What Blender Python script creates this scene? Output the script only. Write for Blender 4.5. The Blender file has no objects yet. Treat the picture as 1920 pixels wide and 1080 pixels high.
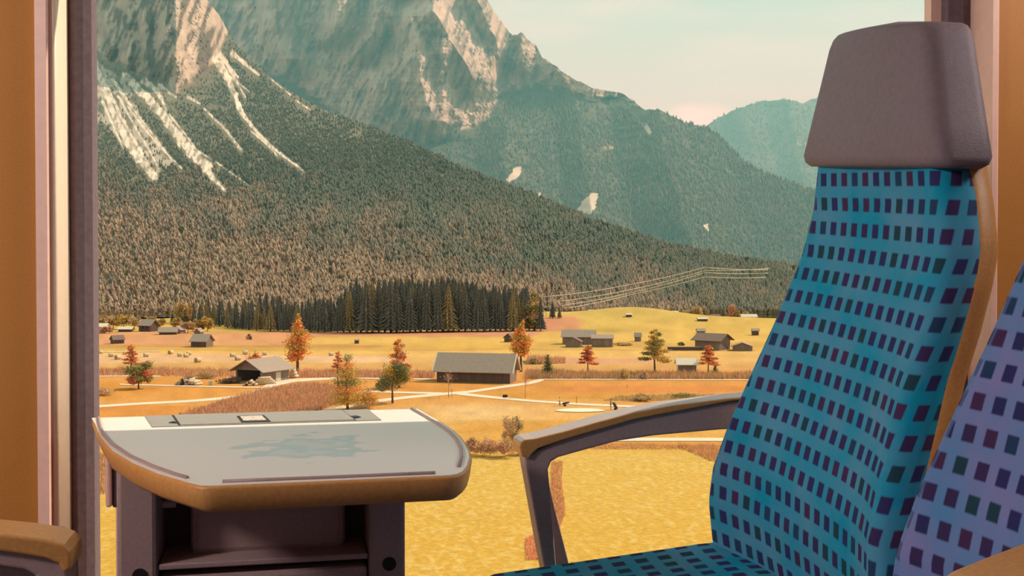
import bpy, bmesh, math, random
import numpy as np
from mathutils import Vector, Matrix

# ------------------------------------------------------------------ camera
FPX = 2000.0                     # focal length in pixels of a 1920 wide frame
YAW = math.radians(12.0)         # turned to the right of the window normal
PIT = math.atan(35 / FPX)        # slightly downwards
ZC = 0.9636                      # height of the lens above the carriage floor
FW = np.array([math.sin(YAW) * math.cos(PIT), math.cos(YAW) * math.cos(PIT), -math.sin(PIT)])
RT = np.array([math.cos(YAW), -math.sin(YAW), 0.0])
UP = np.cross(RT, FW)
S = bpy.context.scene
COL = S.collection
cam_d = bpy.data.cameras.new('camera')
cam_d.sensor_width = 36.0
cam_d.lens = FPX / 1920 * 36.0
cam_d.clip_start = 0.05
cam_d.clip_end = 40000
cam = bpy.data.objects.new('camera', cam_d)
COL.objects.link(cam)
cam.matrix_world = Matrix(((RT[0], UP[0], -FW[0], 0), (RT[1], UP[1], -FW[1], 0), (RT[2], UP[2], -FW[2], ZC), (0, 0, 0, 1)))
S.camera = cam

# ------------------------------------------------------------------ exposure
S.view_settings.view_transform = 'Standard'
S.view_settings.look = 'None'
S.view_settings.gamma = 1.0
S.view_settings.exposure = 0.22
S.view_settings.use_curve_mapping = False
try:
    S.cycles.use_denoising = True
    S.cycles.max_bounces = 6
    S.cycles.adaptive_threshold = 0.02
    S.cycles.volume_bounces = 0
    S.cycles.transparent_max_bounces = 12
except Exception:
    pass

# ------------------------------------------------------------------ sky
W = bpy.data.worlds.new('sky')
S.world = W
W.use_nodes = True
nt = W.node_tree
for n in list(nt.nodes):
    nt.nodes.remove(n)
def N(t, kind, **kw):
    n = t.nodes.new(kind)
    for k, v in kw.items():
        setattr(n, k, v)
    return n
out = N(nt, 'ShaderNodeOutputWorld')
bg = N(nt, 'ShaderNodeBackground')
bg.inputs['Strength'].default_value = 1.0
tc = N(nt, 'ShaderNodeTexCoord')
sep = N(nt, 'ShaderNodeSeparateXYZ')
ramp = N(nt, 'ShaderNodeValToRGB')
el = ramp.color_ramp.elements
el[0].position = 0.0; el[0].color = (0.20, 0.11, 0.035, 1)
el[1].position = 1.0; el[1].color = (0.42, 0.62, 0.58, 1)
for p, c in ((0.485, (0.30, 0.17, 0.06)), (0.50, (0.85, 0.72, 0.58)), (0.55, (0.83, 0.745, 0.61)), (0.585, (0.72, 0.77, 0.65)), (0.625, (0.55, 0.755, 0.64)), (0.72, (0.46, 0.72, 0.63))):
    e = el.new(p); e.color = c + (1,)
mp = N(nt, 'ShaderNodeMapRange')
mp.inputs['From Min'].default_value = -1; mp.inputs['From Max'].default_value = 1
nt.links.new(tc.outputs['Generated'], sep.inputs[0])
nt.links.new(sep.outputs['Z'], mp.inputs['Value'])
nt.links.new(mp.outputs[0], ramp.inputs[0])
mpg = N(nt, 'ShaderNodeMapping'); mpg.inputs['Scale'].default_value = (2.2, 2.2, 13.0)
nz = N(nt, 'ShaderNodeTexNoise'); nz.inputs['Scale'].default_value = 2.1; nz.inputs['Detail'].default_value = 6
cr = N(nt, 'ShaderNodeValToRGB')
cr.color_ramp.elements[0].position = 0.47; cr.color_ramp.elements[0].color = (0, 0, 0, 1)
cr.color_ramp.elements[1].position = 0.75; cr.color_ramp.elements[1].color = (0.75, 0.75, 0.75, 1)
mxw = N(nt, 'ShaderNodeMixRGB'); mxw.inputs[2].default_value = (0.86, 0.80, 0.69, 1)
nt.links.new(tc.outputs['Generated'], mpg.inputs[0]); nt.links.new(mpg.outputs[0], nz.inputs['Vector'])
nt.links.new(nz.outputs['Fac'], cr.inputs[0]); nt.links.new(cr.outputs[0], mxw.inputs[0])
nt.links.new(ramp.outputs[0], mxw.inputs[1])
# a bright bank of cloud standing low in the pass
cd = FW + RT * ((1300 - 960) / FPX) - UP * ((224 - 540) / FPX); cd = cd / np.linalg.norm(cd)
cs = N(nt, 'ShaderNodeVectorMath'); cs.operation = 'SUBTRACT'; cs.inputs[1].default_value = tuple(cd)
cm = N(nt, 'ShaderNodeVectorMath'); cm.operation = 'MULTIPLY'; cm.inputs[1].default_value = (26, 26, 75)
cl = N(nt, 'ShaderNodeVectorMath'); cl.operation = 'LENGTH'
ca = N(nt, 'ShaderNodeMath'); ca.operation = 'ADD'
cp = N(nt, 'ShaderNodeMapRange'); cp.inputs['From Min'].default_value = 1.7; cp.inputs['From Max'].default_value = 0.9
cn = N(nt, 'ShaderNodeTexNoise'); cn.inputs['Scale'].default_value = 26; cn.inputs['Detail'].default_value = 4
mxc = N(nt, 'ShaderNodeMixRGB'); mxc.inputs[2].default_value = (1.05, 0.93, 0.80, 1)
nt.links.new(tc.outputs['Generated'], cs.inputs[0]); nt.links.new(cs.outputs[0], cm.inputs[0]); nt.links.new(cm.outputs[0], cl.inputs[0])
nt.links.new(tc.outputs['Generated'], cn.inputs['Vector']); nt.links.new(cl.outputs['Value'], ca.inputs[0]); nt.links.new(cn.outputs['Fac'], ca.inputs[1])
nt.links.new(ca.outputs[0], cp.inputs[0]); nt.links.new(cp.outputs[0], mxc.inputs[0])
nt.links.new(mxw.outputs[0], mxc.inputs[1]); nt.links.new(mxc.outputs[0], bg.inputs['Color'])
nt.links.new(bg.outputs[0], out.inputs['Surface'])

# ------------------------------------------------------------------ sun
SUN = Vector((0.68, 0.195, 0.70)).normalized()
sd = bpy.data.lights.new('sun', 'SUN')
sd.energy = 4.2
sd.color = (1.0, 0.86, 0.66)
sd.angle = math.radians(0.6)
so = bpy.data.objects.new('sun', sd); COL.objects.link(so)
so.rotation_euler = SUN.to_track_quat('Z', 'Y').to_euler()
so.location = (30, 10, 40)

# ------------------------------------------------------------------ unseen fill lamps added to brighten the carriage
for lx, ly, e in ((-2.0, 0.5, 88.0), (2.05, 1.1, 34.0)):
    ld = bpy.data.lights.new('fill_light', 'POINT')
    ld.shadow_soft_size = 0.14; ld.energy = e; ld.color = (1.0, 0.88, 0.84)
    lo = bpy.data.objects.new('fill_light', ld); COL.objects.link(lo); lo.location = (lx, ly, 1.98)

# ------------------------------------------------------------------ geometry of sight
def ray(x, y):
    return FW + RT * ((x - 960) / FPX) - UP * ((y - 540) / FPX)
C0 = np.array([0, 0, ZC])
def atz(x, y, z):
    d = ray(x, y); return C0 + d * ((z - ZC) / d[2])
def aty(x, y, Y):
    d = ray(x, y); return C0 + d * (Y / d[1])
def atd(x, y, D):
    return C0 + ray(x, y) * D

# ------------------------------------------------------------------ materials
def principled(name, col=(0.5, 0.5, 0.5), rough=0.6, spec=0.4):
    m = bpy.data.materials.new(name); m.use_nodes = True
    b = m.node_tree.nodes['Principled BSDF']
    b.inputs['Base Color'].default_value = (*col, 1)
    b.inputs['Roughness'].default_value = rough
    b.inputs['Specular IOR Level'].default_value = spec
    return m, m.node_tree, b
def mat(name, col, rough=0.6, spec=0.4, var=0.12, scale=20.0, bump=0.0, bscale=None):
    m, t, b = principled(name, col, rough, spec)
    tcn = N(t, 'ShaderNodeTexCoord')
    n1 = N(t, 'ShaderNodeTexNoise'); n1.inputs['Scale'].default_value = scale; n1.inputs['Detail'].default_value = 4
    t.links.new(tcn.outputs['Object'], n1.inputs['Vector'])
    r = N(t, 'ShaderNodeValToRGB')
    a = tuple(max(0, c * (1 - var)) for c in col); z = tuple(min(1, c * (1 + var)) for c in col)
    r.color_ramp.elements[0].position = 0.3; r.color_ramp.elements[0].color = (*a, 1)
    r.color_ramp.elements[1].position = 0.7; r.color_ramp.elements[1].color = (*z, 1)
    t.links.new(n1.outputs['Fac'], r.inputs[0]); t.links.new(r.outputs[0], b.inputs['Base Color'])
    if bump:
        n2 = N(t, 'ShaderNodeTexNoise'); n2.inputs['Scale'].default_value = bscale or scale * 8; n2.inputs['Detail'].default_value = 3
        t.links.new(tcn.outputs['Object'], n2.inputs['Vector'])
        bp = N(t, 'ShaderNodeBump'); bp.inputs['Strength'].default_value = bump; bp.inputs['Distance'].default_value = 0.002
        t.links.new(n2.outputs['Fac'], bp.inputs['Height']); t.links.new(bp.outputs[0], b.inputs['Normal'])
    return m
def mat_attr(name, rough=0.9, spec=0.1, var=0.0, scale=1.0, stretch=(1, 1, 1), transl=0.0, bump=0.0):
    """colour from the mesh's own colour attribute, with fine noise on top"""
    m, t, b = principled(name, (0.5, 0.5, 0.5), rough, spec)
    at = N(t, 'ShaderNodeAttribute'); at.attribute_name = 'Col'
    src = at.outputs['Color']
    if var:
        tcn = N(t, 'ShaderNodeTexCoord'); mg = N(t, 'ShaderNodeMapping'); mg.inputs['Scale'].default_value = stretch
        n1 = N(t, 'ShaderNodeTexNoise'); n1.inputs['Scale'].default_value = scale; n1.inputs['Detail'].default_value = 8; n1.inputs['Roughness'].default_value = 0.65
        t.links.new(tcn.outputs['Object'], mg.inputs[0]); t.links.new(mg.outputs[0], n1.inputs['Vector'])
        mr = N(t, 'ShaderNodeMapRange'); mr.inputs['From Min'].default_value = 0.3; mr.inputs['From Max'].default_value = 0.7
        mr.inputs['To Min'].default_value = 1 - var; mr.inputs['To Max'].default_value = 1 + var
        t.links.new(n1.outputs['Fac'], mr.inputs[0])
        mx = N(t, 'ShaderNodeVectorMath'); mx.operation = 'MULTIPLY'
        t.links.new(src, mx.inputs[0]); t.links.new(mr.outputs[0], mx.inputs[1]); src = mx.outputs[0]
        if bump:
            bp = N(t, 'ShaderNodeBump'); bp.inputs['Strength'].default_value = bump; bp.inputs['Distance'].default_value = 0.3
            t.links.new(n1.outputs['Fac'], bp.inputs['Height']); t.links.new(bp.outputs[0], b.inputs['Normal'])
    t.links.new(src, b.inputs['Base Color'])
    if transl:
        tr = N(t, 'ShaderNodeBsdfTranslucent'); ms = N(t, 'ShaderNodeMixShader'); ms.inputs[0].default_value = transl
        t.links.new(src, tr.inputs['Color'])
        o = t.nodes['Material Output']
        t.links.new(b.outputs[0], ms.inputs[1]); t.links.new(tr.outputs[0], ms.inputs[2]); t.links.new(ms.outputs[0], o.inputs['Surface'])
    return m
def mat_planks(name, col, dark, scale=6.0):
    """weathered boards: vertical streaks"""
    m, t, b = principled(name, col, 0.85, 0.15)
    tcn = N(t, 'ShaderNodeTexCoord'); mg = N(t, 'ShaderNodeMapping'); mg.inputs['Scale'].default_value = (scale, scale, 0.25)
    n1 = N(t, 'ShaderNodeTexNoise'); n1.inputs['Scale'].default_value = 1.0; n1.inputs['Detail'].default_value = 3
    r = N(t, 'ShaderNodeValToRGB')
    r.color_ramp.elements[0].position = 0.35; r.color_ramp.elements[0].color = (*dark, 1)
    r.color_ramp.elements[1].position = 0.65; r.color_ramp.elements[1].color = (*col, 1)
    t.links.new(tcn.outputs['Object'], mg.inputs[0]); t.links.new(mg.outputs[0], n1.inputs['Vector'])
    t.links.new(n1.outputs['Fac'], r.inputs[0]); t.links.new(r.outputs[0], b.inputs['Base Color'])
    return m
def mat_fabric(name, blue, violet):
    """woven moquette: rows of dark squares, each in its own tint, on mottled blue"""
    m, t, b = principled(name, blue, 0.9, 0.15)
    L = t.links.new
    uv = N(t, 'ShaderNodeUVMap'); uv.uv_map = 'UVMap'
    sc = N(t, 'ShaderNodeVectorMath'); sc.operation = 'MULTIPLY'; sc.inputs[1].default_value = (1 / 0.0300, 1 / 0.0392, 1)
    L(uv.outputs[0], sc.inputs[0])
    fl = N(t, 'ShaderNodeVectorMath'); fl.operation = 'FLOOR'; L(sc.outputs[0], fl.inputs[0])
    fr = N(t, 'ShaderNodeVectorMath'); fr.operation = 'FRACTION'; L(sc.outputs[0], fr.inputs[0])
    sp = N(t, 'ShaderNodeSeparateXYZ'); L(fr.outputs[0], sp.inputs[0])
    def inside(sock, half):
        a = N(t, 'ShaderNodeMath'); a.operation = 'SUBTRACT'; a.inputs[1].default_value = 0.5; L(sock, a.inputs[0])
        c = N(t, 'ShaderNodeMath'); c.operation = 'ABSOLUTE'; L(a.outputs[0], c.inputs[0])
        d = N(t, 'ShaderNodeMapRange'); d.inputs['From Min'].default_value = half + 0.035; d.inputs['From Max'].default_value = half - 0.035
        L(c.outputs[0], d.inputs[0]); return d.outputs[0]
    mul = N(t, 'ShaderNodeMath'); mul.operation = 'MULTIPLY'
    L(inside(sp.outputs[0], 0.28), mul.inputs[0]); L(inside(sp.outputs[1], 0.27), mul.inputs[1])
    wn = N(t, 'ShaderNodeTexWhiteNoise'); wn.noise_dimensions = '2D'; L(fl.outputs[0], wn.inputs['Vector'])
    cr_ = N(t, 'ShaderNodeValToRGB'); cr_.color_ramp.interpolation = 'CONSTANT'
    e = cr_.color_ramp.elements
    e[0].position = 0.0; e[0].color = (0.030, 0.032, 0.12, 1)
    e[1].position = 0.35; e[1].color = (0.045, 0.028, 0.10, 1)
    for p, c in ((0.6, (0.02, 0.05, 0.12)), (0.75, (0.018, 0.055, 0.08)), (0.88, (0.065, 0.028, 0.09))):
        k = e.new(p); k.color = (*c, 1)
    L(wn.outputs['Value'], cr_.inputs[0])
    n1 = N(t, 'ShaderNodeTexNoise'); n1.inputs['Scale'].default_value = 9.0; n1.inputs['Detail'].default_value = 5; L(uv.outputs[0], n1.inputs['Vector'])
    r2 = N(t, 'ShaderNodeValToRGB'); r2.color_ramp.elements[0].position = 0.35; r2.color_ramp.elements[0].color = (*blue, 1)
    r2.color_ramp.elements[1].position = 0.72; r2.color_ramp.elements[1].color = (*violet, 1); L(n1.outputs['Fac'], r2.inputs[0])
    mx = N(t, 'ShaderNodeMixRGB'); L(mul.outputs[0], mx.inputs[0]); L(r2.outputs[0], mx.inputs[1]); L(cr_.outputs[0], mx.inputs[2])
    L(mx.outputs[0], b.inputs['Base Color'])
    n3 = N(t, 'ShaderNodeTexNoise'); n3.inputs['Scale'].default_value = 900.0; L(uv.outputs[0], n3.inputs['Vector'])
    bp = N(t, 'ShaderNodeBump'); bp.inputs['Strength'].default_value = 0.35; bp.inputs['Distance'].default_value = 0.001
    L(n3.outputs['Fac'], bp.inputs['Height']); L(bp.outputs[0], b.inputs['Normal'])
    return m

# ------------------------------------------------------------------ object helpers
def mk(name, verts, faces, mats, parent=None, fmat=None, col=None, smooth=False, uvs=None):
    me = bpy.data.meshes.new(name)
    if isinstance(faces, np.ndarray):
        verts = np.asarray(verts, dtype=np.float32); nf, k = faces.shape
        me.vertices.add(len(verts)); me.vertices.foreach_set('co', verts.ravel())
        me.loops.add(nf * k); me.loops.foreach_set('vertex_index', faces.astype(np.int32).ravel())
        me.polygons.add(nf); me.polygons.foreach_set('loop_start', np.arange(0, nf * k, k, dtype=np.int32))
        me.update(calc_edges=True)
    else:
        me.from_pydata([tuple(map(float, v)) for v in verts], [], [tuple(map(int, f)) for f in faces])
    for m in (mats if isinstance(mats, (list, tuple)) else [mats]):
        me.materials.append(m)
    if fmat is not None:
        me.polygons.foreach_set('material_index', np.asarray(fmat, dtype=np.int32))
    if col is not None:
        a = me.color_attributes.new('Col', 'FLOAT_COLOR', 'POINT')
        c4 = np.ones((len(me.vertices), 4), dtype=np.float32); c4[:, :3] = np.clip(col, 0, 1); a.data.foreach_set('color', c4.ravel())
    if uvs is not None:
        u = me.uv_layers.new(name='UVMap')
        vi = np.empty(len(me.loops), dtype=np.int32); me.loops.foreach_get('vertex_index', vi)
        u.data.foreach_set('uv', np.asarray(uvs, dtype=np.float32)[vi].ravel())
    if smooth:
        me.polygons.foreach_set('use_smooth', np.ones(len(me.polygons), dtype=bool))
    me.validate()
    o = bpy.data.objects.new(name, me); COL.objects.link(o)
    if parent is not None:
        o.parent = parent
    return o
def tag(o, label=None, cat=None, group=None, kind=None):
    if label: o['label'] = label
    if cat: o['category'] = cat
    if group: o['group'] = group
    if kind: o['kind'] = kind
    return o
def thing(name, label, cat, loc=(0, 0, 0), rotz=0.0, group=None):
    o = bpy.data.objects.new(name, None); COL.objects.link(o)
    o.location = tuple(map(float, loc)); o.rotation_euler = (0, 0, rotz); o.empty_display_size = 0.2
    return tag(o, label, cat, group)
def bm_obj(name, bm, m, parent=None, smooth=False):
    me = bpy.data.meshes.new(name); bm.to_mesh(me); bm.free()
    for mm in (m if isinstance(m, (list, tuple)) else [m]):
        me.materials.append(mm)
    if smooth:
        me.polygons.foreach_set('use_smooth', np.ones(len(me.polygons), dtype=bool))
    o = bpy.data.objects.new(name, me); COL.objects.link(o)
    if parent is not None: o.parent = parent
    return o
def box_bm(x0, x1, y0, y1, z0, z1, bev=0.0, seg=2):
    bm = bmesh.new(); bmesh.ops.create_cube(bm, size=1)
    for v in bm.verts:
        v.co = ((x0 + x1) / 2 + v.co.x * (x1 - x0), (y0 + y1) / 2 + v.co.y * (y1 - y0), (z0 + z1) / 2 + v.co.z * (z1 - z0))
    if bev:
        bmesh.ops.bevel(bm, geom=bm.edges[:], offset=bev, segments=seg, profile=0.5, affect='EDGES')
    return bm
def box(name, x0, x1, y0, y1, z0, z1, m, parent=None, bev=0.0):
    return bm_obj(name, box_bm(x0, x1, y0, y1, z0, z1, bev), m, parent, False)
def prism(name, prof, a0, a1, axis, m, parent=None, smooth=False):
    """closed profile (list of 2D points) swept along an axis: z -> (x,y), x -> (y,z), y -> (x,z)"""
    n = len(prof)
    def p3(p, a):
        return {'z': (p[0], p[1], a), 'x': (a, p[0], p[1]), 'y': (p[0], a, p[1])}[axis]
    v = [p3(p, a0) for p in prof] + [p3(p, a1) for p in prof]
    f = [tuple(range(n))[::-1], tuple(range(n, 2 * n))] + [(i, (i + 1) % n, n + (i + 1) % n, n + i) for i in range(n)]
    o = mk(name, v, f, m, parent)
    bm = bmesh.new(); bm.from_mesh(o.data); bmesh.ops.recalc_face_normals(bm, faces=bm.faces[:]); bm.to_mesh(o.data); bm.free()
    if smooth:
        o.data.polygons.foreach_set('use_smooth', np.ones(len(o.data.polygons), dtype=bool))
    return o
def tube(name, pts, radii, m, parent=None, sides=8, smooth=True):
    pts = [np.asarray(p, float) for p in pts]; n = len(pts); v = []; f = []
    for i, p in enumerate(pts):
        d = pts[min(i + 1, n - 1)] - pts[max(i - 1, 0)]; d = d / (np.linalg.norm(d) + 1e-9)
        ref = np.array([0, 0, 1.0]) if abs(d[2]) < 0.9 else np.array([1.0, 0, 0])
        a = np.cross(d, ref); a /= np.linalg.norm(a); b = np.cross(d, a)
        r = radii[i] if isinstance(radii, (list, tuple)) else radii
        for k in range(sides):
            t = 2 * math.pi * k / sides; v.append(p + r * (math.cos(t) * a + math.sin(t) * b))
    for i in range(n - 1):
        for k in range(sides):
            f.append((i * sides + k, i * sides + (k + 1) % sides, (i + 1) * sides + (k + 1) % sides, (i + 1) * sides + k))
    f.append(tuple(range(sides))[::-1]); f.append(tuple(range((n - 1) * sides, n * sides)))
    return mk(name, v, f, m, parent, smooth=smooth)
def interp(x, tab):
    return np.interp(x, [a for a, _ in tab], [b for _, b in tab])

# value noise in numpy -------------------------------------------------
def vnoise(x, y, seed=0):
    rs = np.random.RandomState(seed); T = rs.rand(256, 256)
    xi = np.floor(x).astype(int); yi = np.floor(y).astype(int); fx = x - xi; fy = y - yi
    fx = fx * fx * (3 - 2 * fx); fy = fy * fy * (3 - 2 * fy)
    g = lambda a, b: T[a % 256, b % 256]
    return (g(xi, yi) * (1 - fx) + g(xi + 1, yi) * fx) * (1 - fy) + (g(xi, yi + 1) * (1 - fx) + g(xi + 1, yi + 1) * fx) * fy
def fbm(x, y, oct=5, seed=0, gain=0.5, ridged=False):
    s = 0; a = 1.0; tot = 0
    for i in range(oct):
        n = vnoise(x * 2 ** i + 17 * i, y * 2 ** i + 31 * i, seed + i)
        if ridged: n = 1 - np.abs(2 * n - 1)
        s = s + a * n; tot += a; a *= gain
    return s / tot
def seg_dist(px, py, line):
    """distance of points to a polyline, and the parameter 0..1 along it"""
    best = np.full(np.shape(px), 1e9); par = np.zeros(np.shape(px)); L = len(line) - 1
    for i in range(L):
        (ax, ay), (bx, by) = line[i], line[i + 1]; dx, dy = bx - ax, by - ay
        t = np.clip(((px - ax) * dx + (py - ay) * dy) / (dx * dx + dy * dy + 1e-9), 0, 1)
        d = np.hypot(px - ax - t * dx, py - ay - t * dy); k = d < best
        best = np.where(k, d, best); par = np.where(k, (i + t) / L, par)
    return best, par
def in_poly(px, py, poly):
    c = np.zeros(np.shape(px), bool); n = len(poly)
    for i in range(n):
        (x0, y0), (x1, y1) = poly[i], poly[(i + 1) % n]
        c ^= ((y0 > py) != (y1 > py)) & (px < (x1 - x0) * (py - y0) / (y1 - y0 + 1e-9) + x0)
    return c

# ------------------------------------------------------------------ material set
M = {}
M['panel'] = mat('wall_laminate', (0.53, 0.225, 0.045), 0.55, 0.3, 0.08, 300, 0.15, 700)
M['trim'] = mat('salmon_trim', (0.90, 0.58, 0.46), 0.5, 0.4, 0.04, 60)
M['cream'] = mat('cream_frame', (0.86, 0.66, 0.50), 0.45, 0.4, 0.03, 60)
M['seal'] = mat('window_seal', (0.17, 0.12, 0.135), 0.75, 0.2, 0.15, 90)
M['unseen_wall'] = mat('grey_unseen_wall', (0.17, 0.155, 0.175), 0.7, 0.3, 0.06, 40)  # unseen walls kept neutral grey to cut the orange bounce light
M['floor'] = mat('carriage_floor', (0.12, 0.105, 0.12), 0.7, 0.3, 0.15, 80)
M['ceil'] = mat('carriage_ceiling', (0.42, 0.40, 0.43), 0.6, 0.3, 0.04, 20)
M['tan'] = mat('tan_edge', (0.60, 0.29, 0.085), 0.42, 0.45, 0.1, 200, 0.1, 900)
M['mauve'] = mat('mauve_plastic', (0.40, 0.275, 0.26), 0.5, 0.4, 0.08, 200, 0.12, 900)
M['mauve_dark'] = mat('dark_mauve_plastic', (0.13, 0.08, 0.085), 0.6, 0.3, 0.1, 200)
M['pad_sheen'] = mat('armrest_sheen', (0.42, 0.33, 0.32), 0.45, 0.4, 0.06, 200)  # grey window sheen painted onto the upward faces of a tan pad
M['leather'] = mat('headrest_leather', (0.215, 0.165, 0.18), 0.55, 0.3, 0.08, 120, 0.3, 500)
M['lid'] = mat('lid_grey', (0.33, 0.30, 0.27), 0.5, 0.35, 0.06, 60)
M['black'] = mat('black_plastic', (0.02, 0.015, 0.018), 0.5, 0.3, 0.1, 60)
M['white'] = mat('white_plastic', (0.62, 0.52, 0.46), 0.45, 0.4, 0.04, 60)
M['fabric'] = mat_fabric('checked_moquette', (0.006, 0.29, 0.45), (0.12, 0.30, 0.46))
M['fabric_v'] = mat_fabric('violet_checked_moquette', (0.09, 0.26, 0.50), (0.25, 0.23, 0.48))

# ================================================================== LANDSCAPE
GZ = -22.5
def lerp(a, b, t): return a + (b - a) * t
HILLS = []      # (centre x, centre y, radius across, radius along the view, height, view angle)
def hill(px, D, ra, rd, h):
    p = atd(px, 505, D); HILLS.append((p[0], p[1], ra, rd, h, math.atan2(p[0], p[1])))
hill(1185, 505, 28, 27, 5.2)      # grassy mound on the right
hill(1330, 520, 40, 30, 0.8)
hill(840, 505, 45, 55, 8.0)       # wooded rise behind the meadow
hill(560, 520, 60, 50, 2.5)
hill(1160, 440, 16, 14, 1.0)
def gz(X, Y):
    dist = np.hypot(X, Y); q = np.clip((dist - 505) / 130, 0, 1); z = GZ - 5.5 * q * q * (3 - 2 * q)
    for cx, cy, ra, rd, h, an in HILLS:
        dx, dy = X - cx, Y - cy; c, s = math.cos(an), math.sin(an)
        a = dx * c - dy * s; d = dx * s + dy * c
        z = z + h * np.exp(-((a / ra) ** 2 + (d / rd) ** 2))
    return z
def gp(x, y, lift=0.0):
    """the spot of ground seen at a pixel of the 1920 x 1080 frame"""
    z = GZ
    for _ in range(14):
        p = atz(x, y, z); z = lerp(z, float(gz(np.array(p[0]), np.array(p[1]))), 0.8)
    p = atz(x, y, z); return np.array([p[0], p[1], float(gz(np.array(p[0]), np.array(p[1]))) + lift])
def gD(x, D):
    p = atd(x, 505, D); return np.array([p[0], p[1], float(gz(p[0], p[1]))])
def ppm(p):
    """pixels per metre at a world point"""
    return FPX / float(np.dot(np.asarray(p) - C0, FW))

# ---- meadow: one piece of ground, its grasses coloured by kind
gx = np.arange(-200, 2200, 3.0)
gy = np.concatenate([np.arange(572, 600, 0.75), np.arange(600, 860, 1.5), np.arange(860, 1100, 2.0), np.arange(1100, 1500, 8.0)])
PX, PY = np.meshgrid(gx, gy)
D = (ZC - GZ) * FPX / (PY - 505.0)
u = (PX - 960) / FPX; v = (PY - 540) / FPX
GX = D * (FW[0] + RT[0] * u - UP[0] * v); GY = D * (FW[1] + RT[1] * u - UP[1] * v)
GZZ = gz(GX, GY)
def srgb(r, g, b):
    c = np.array([r, g, b]) / 255.0
    return np.where(c <= 0.04045, c / 12.92, ((c + 0.055) / 1.055) ** 2.4)
LIT = np.array([1.44, 1.35, 0.90])                                   # how much a sunlit level surface is multiplied by
def alb(r, g, b): return srgb(r, g, b) / LIT
# the frame position of each ground point after the relief
rel = np.stack([GX, GY, GZZ - ZC], -1); dd = rel @ FW
SX = 960 + FPX * (rel @ RT) / dd; SY = 540 - FPX * (rel @ UP) / dd
bands = [(560, (216, 176, 80)), (600, (220, 176, 78)), (622, (230, 178, 78)), (640, (234, 180, 82)), (652, (228, 170, 70)), (660, (238, 180, 86)), (676, (230, 172, 88)), (690, (224, 160, 80)),
         (704, (226, 152, 70)), (720, (226, 148, 62)), (738, (222, 148, 62)), (752, (228, 156, 70)), (768, (232, 166, 82)), (800, (230, 166, 76)), (830, (224, 156, 62)), (856, (228, 174, 72)), (1000, (228, 168, 62)), (1500, (214, 156, 56))]
wob = SY + 5 * (fbm(SX / 160, SY / 14, 3, 5) - 0.5) + (SX - 800) * 0.004
gc = np.stack([np.interp(wob, [b[0] for b in bands], [alb(*b[1])[k] for b in bands]) for k in range(3)], -1)
def paint(mask, rgb):
    global gc
    m = np.clip(mask, 0, 1)[..., None]; gc = gc * (1 - m) + np.array(alb(*rgb)) * m
def band(y0, y1, x0, x1, s=2.0, sx=15.0, seed=1):
    yy = SY + 6 * (fbm(SX / 90, SY / 8, 3, seed) - 0.5)
    return np.clip((yy - y0) / s + .5, 0, 1) * np.clip((y1 - yy) / s + .5, 0, 1) * np.clip((SX - x0) / sx + .5, 0, 1) * np.clip((x1 - SX) / sx + .5, 0, 1)
paint(band(622, 646, 60, 560, 2) * (0.6 + 0.4 * fbm(SX / 20, SY / 4, 3, 8)), (226, 150, 94))      # pink bog grass
paint(band(622, 632, 500, 1000, 2), (226, 152, 92))
paint(band(663, 680, 60, 520, 1.5), (236, 178, 110))                                             # raked stubble
paint(band(668, 679, 480, 760, 1.5), (240, 184, 118))
paint(band(646, 652, 60, 720, 1.5, 40, 4) * .6, (196, 128, 74))
paint(band(654, 658, 200, 1420, 1.2, 40, 6) * .35, (190, 140, 70))
paint(band(596, 623, 1006, 1090, 2, 20, 2), (226, 152, 92))                                     # red patch beside the wood
paint(in_poly(SX, SY, [(1010, 596), (1085, 592), (1050, 612), (1010, 624)]) * .9, (224, 148, 92))
paint(band(619, 627, 860, 1010, 1.5, 20, 3), (226, 152, 98))
paint(band(672, 681, 1000, 1230, 1.5, 20, 9) * .8, (226, 156, 104))
paint(band(640, 650, 1000, 1440, 1.5, 40, 12) * .5, (208, 160, 74))
paint(np.exp(-(((SX - 1140) / 75) ** 2 + ((SY - 620) / 5) ** 2)) * .5, (150, 128, 60))
paint(band(715, 745, 60, 420, 3, 40, 14) * .7, (228, 148, 56))
paint(band(760, 790, 60, 420, 3, 40, 15) * .8, (222, 136, 52))
paint(band(724, 735, 1040, 1400, 3, 60, 16) * .6, (222, 128, 62))
paint(band(735, 748, 900, 1180, 2, 60, 17) * .5, (206, 140, 50))
paint(np.exp(-(((SX - 900) / 110) ** 2 + ((SY - 775) / 18) ** 4)) * .8, (238, 186, 108))          # putting green
paint(band(788, 812, 860, 1120, 4, 40, 18) * .5, (214, 142, 46))
paint(band(826, 842, 1100, 1400, 2, 40, 19) * .8, (216, 140, 62))                                # ditch edge
mott = fbm(SX / 26, (SY - 505) / 9, 5, 21)
near = np.clip((SY - 850) / 10, 0, 1)
m2 = fbm(GX / 0.9, GY / 1.3, 4, 23, .7) * .7 + fbm(GX / 7., GY / 7., 3, 29) * .3
gc = gc * (1 + (0.34 * (mott - 0.5) * (1 - near) + 0.36 * (m2 - 0.5) * near)[..., None])
paint(near * np.clip((m2 - 0.52) * 3.0, 0, .38), (200, 150, 48))
paint(near * np.clip((fbm(GX / .5, GY / .9, 3, 37) - 0.55) * 3.2, 0, .5), (242, 194, 100))
R_, C_ = PX.shape
def gridfaces(R_, C_):
    i = np.arange(R_ * C_).reshape(R_, C_)
    return np.stack([i[:-1, :-1].ravel(), i[1:, :-1].ravel(), i[1:, 1:].ravel(), i[:-1, 1:].ravel()], 1)
M['ground'] = mat_attr('meadow_grass', 0.95, 0.05, 0.20, 1.6, (1, 1, 1), 0, 0.4)
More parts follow.
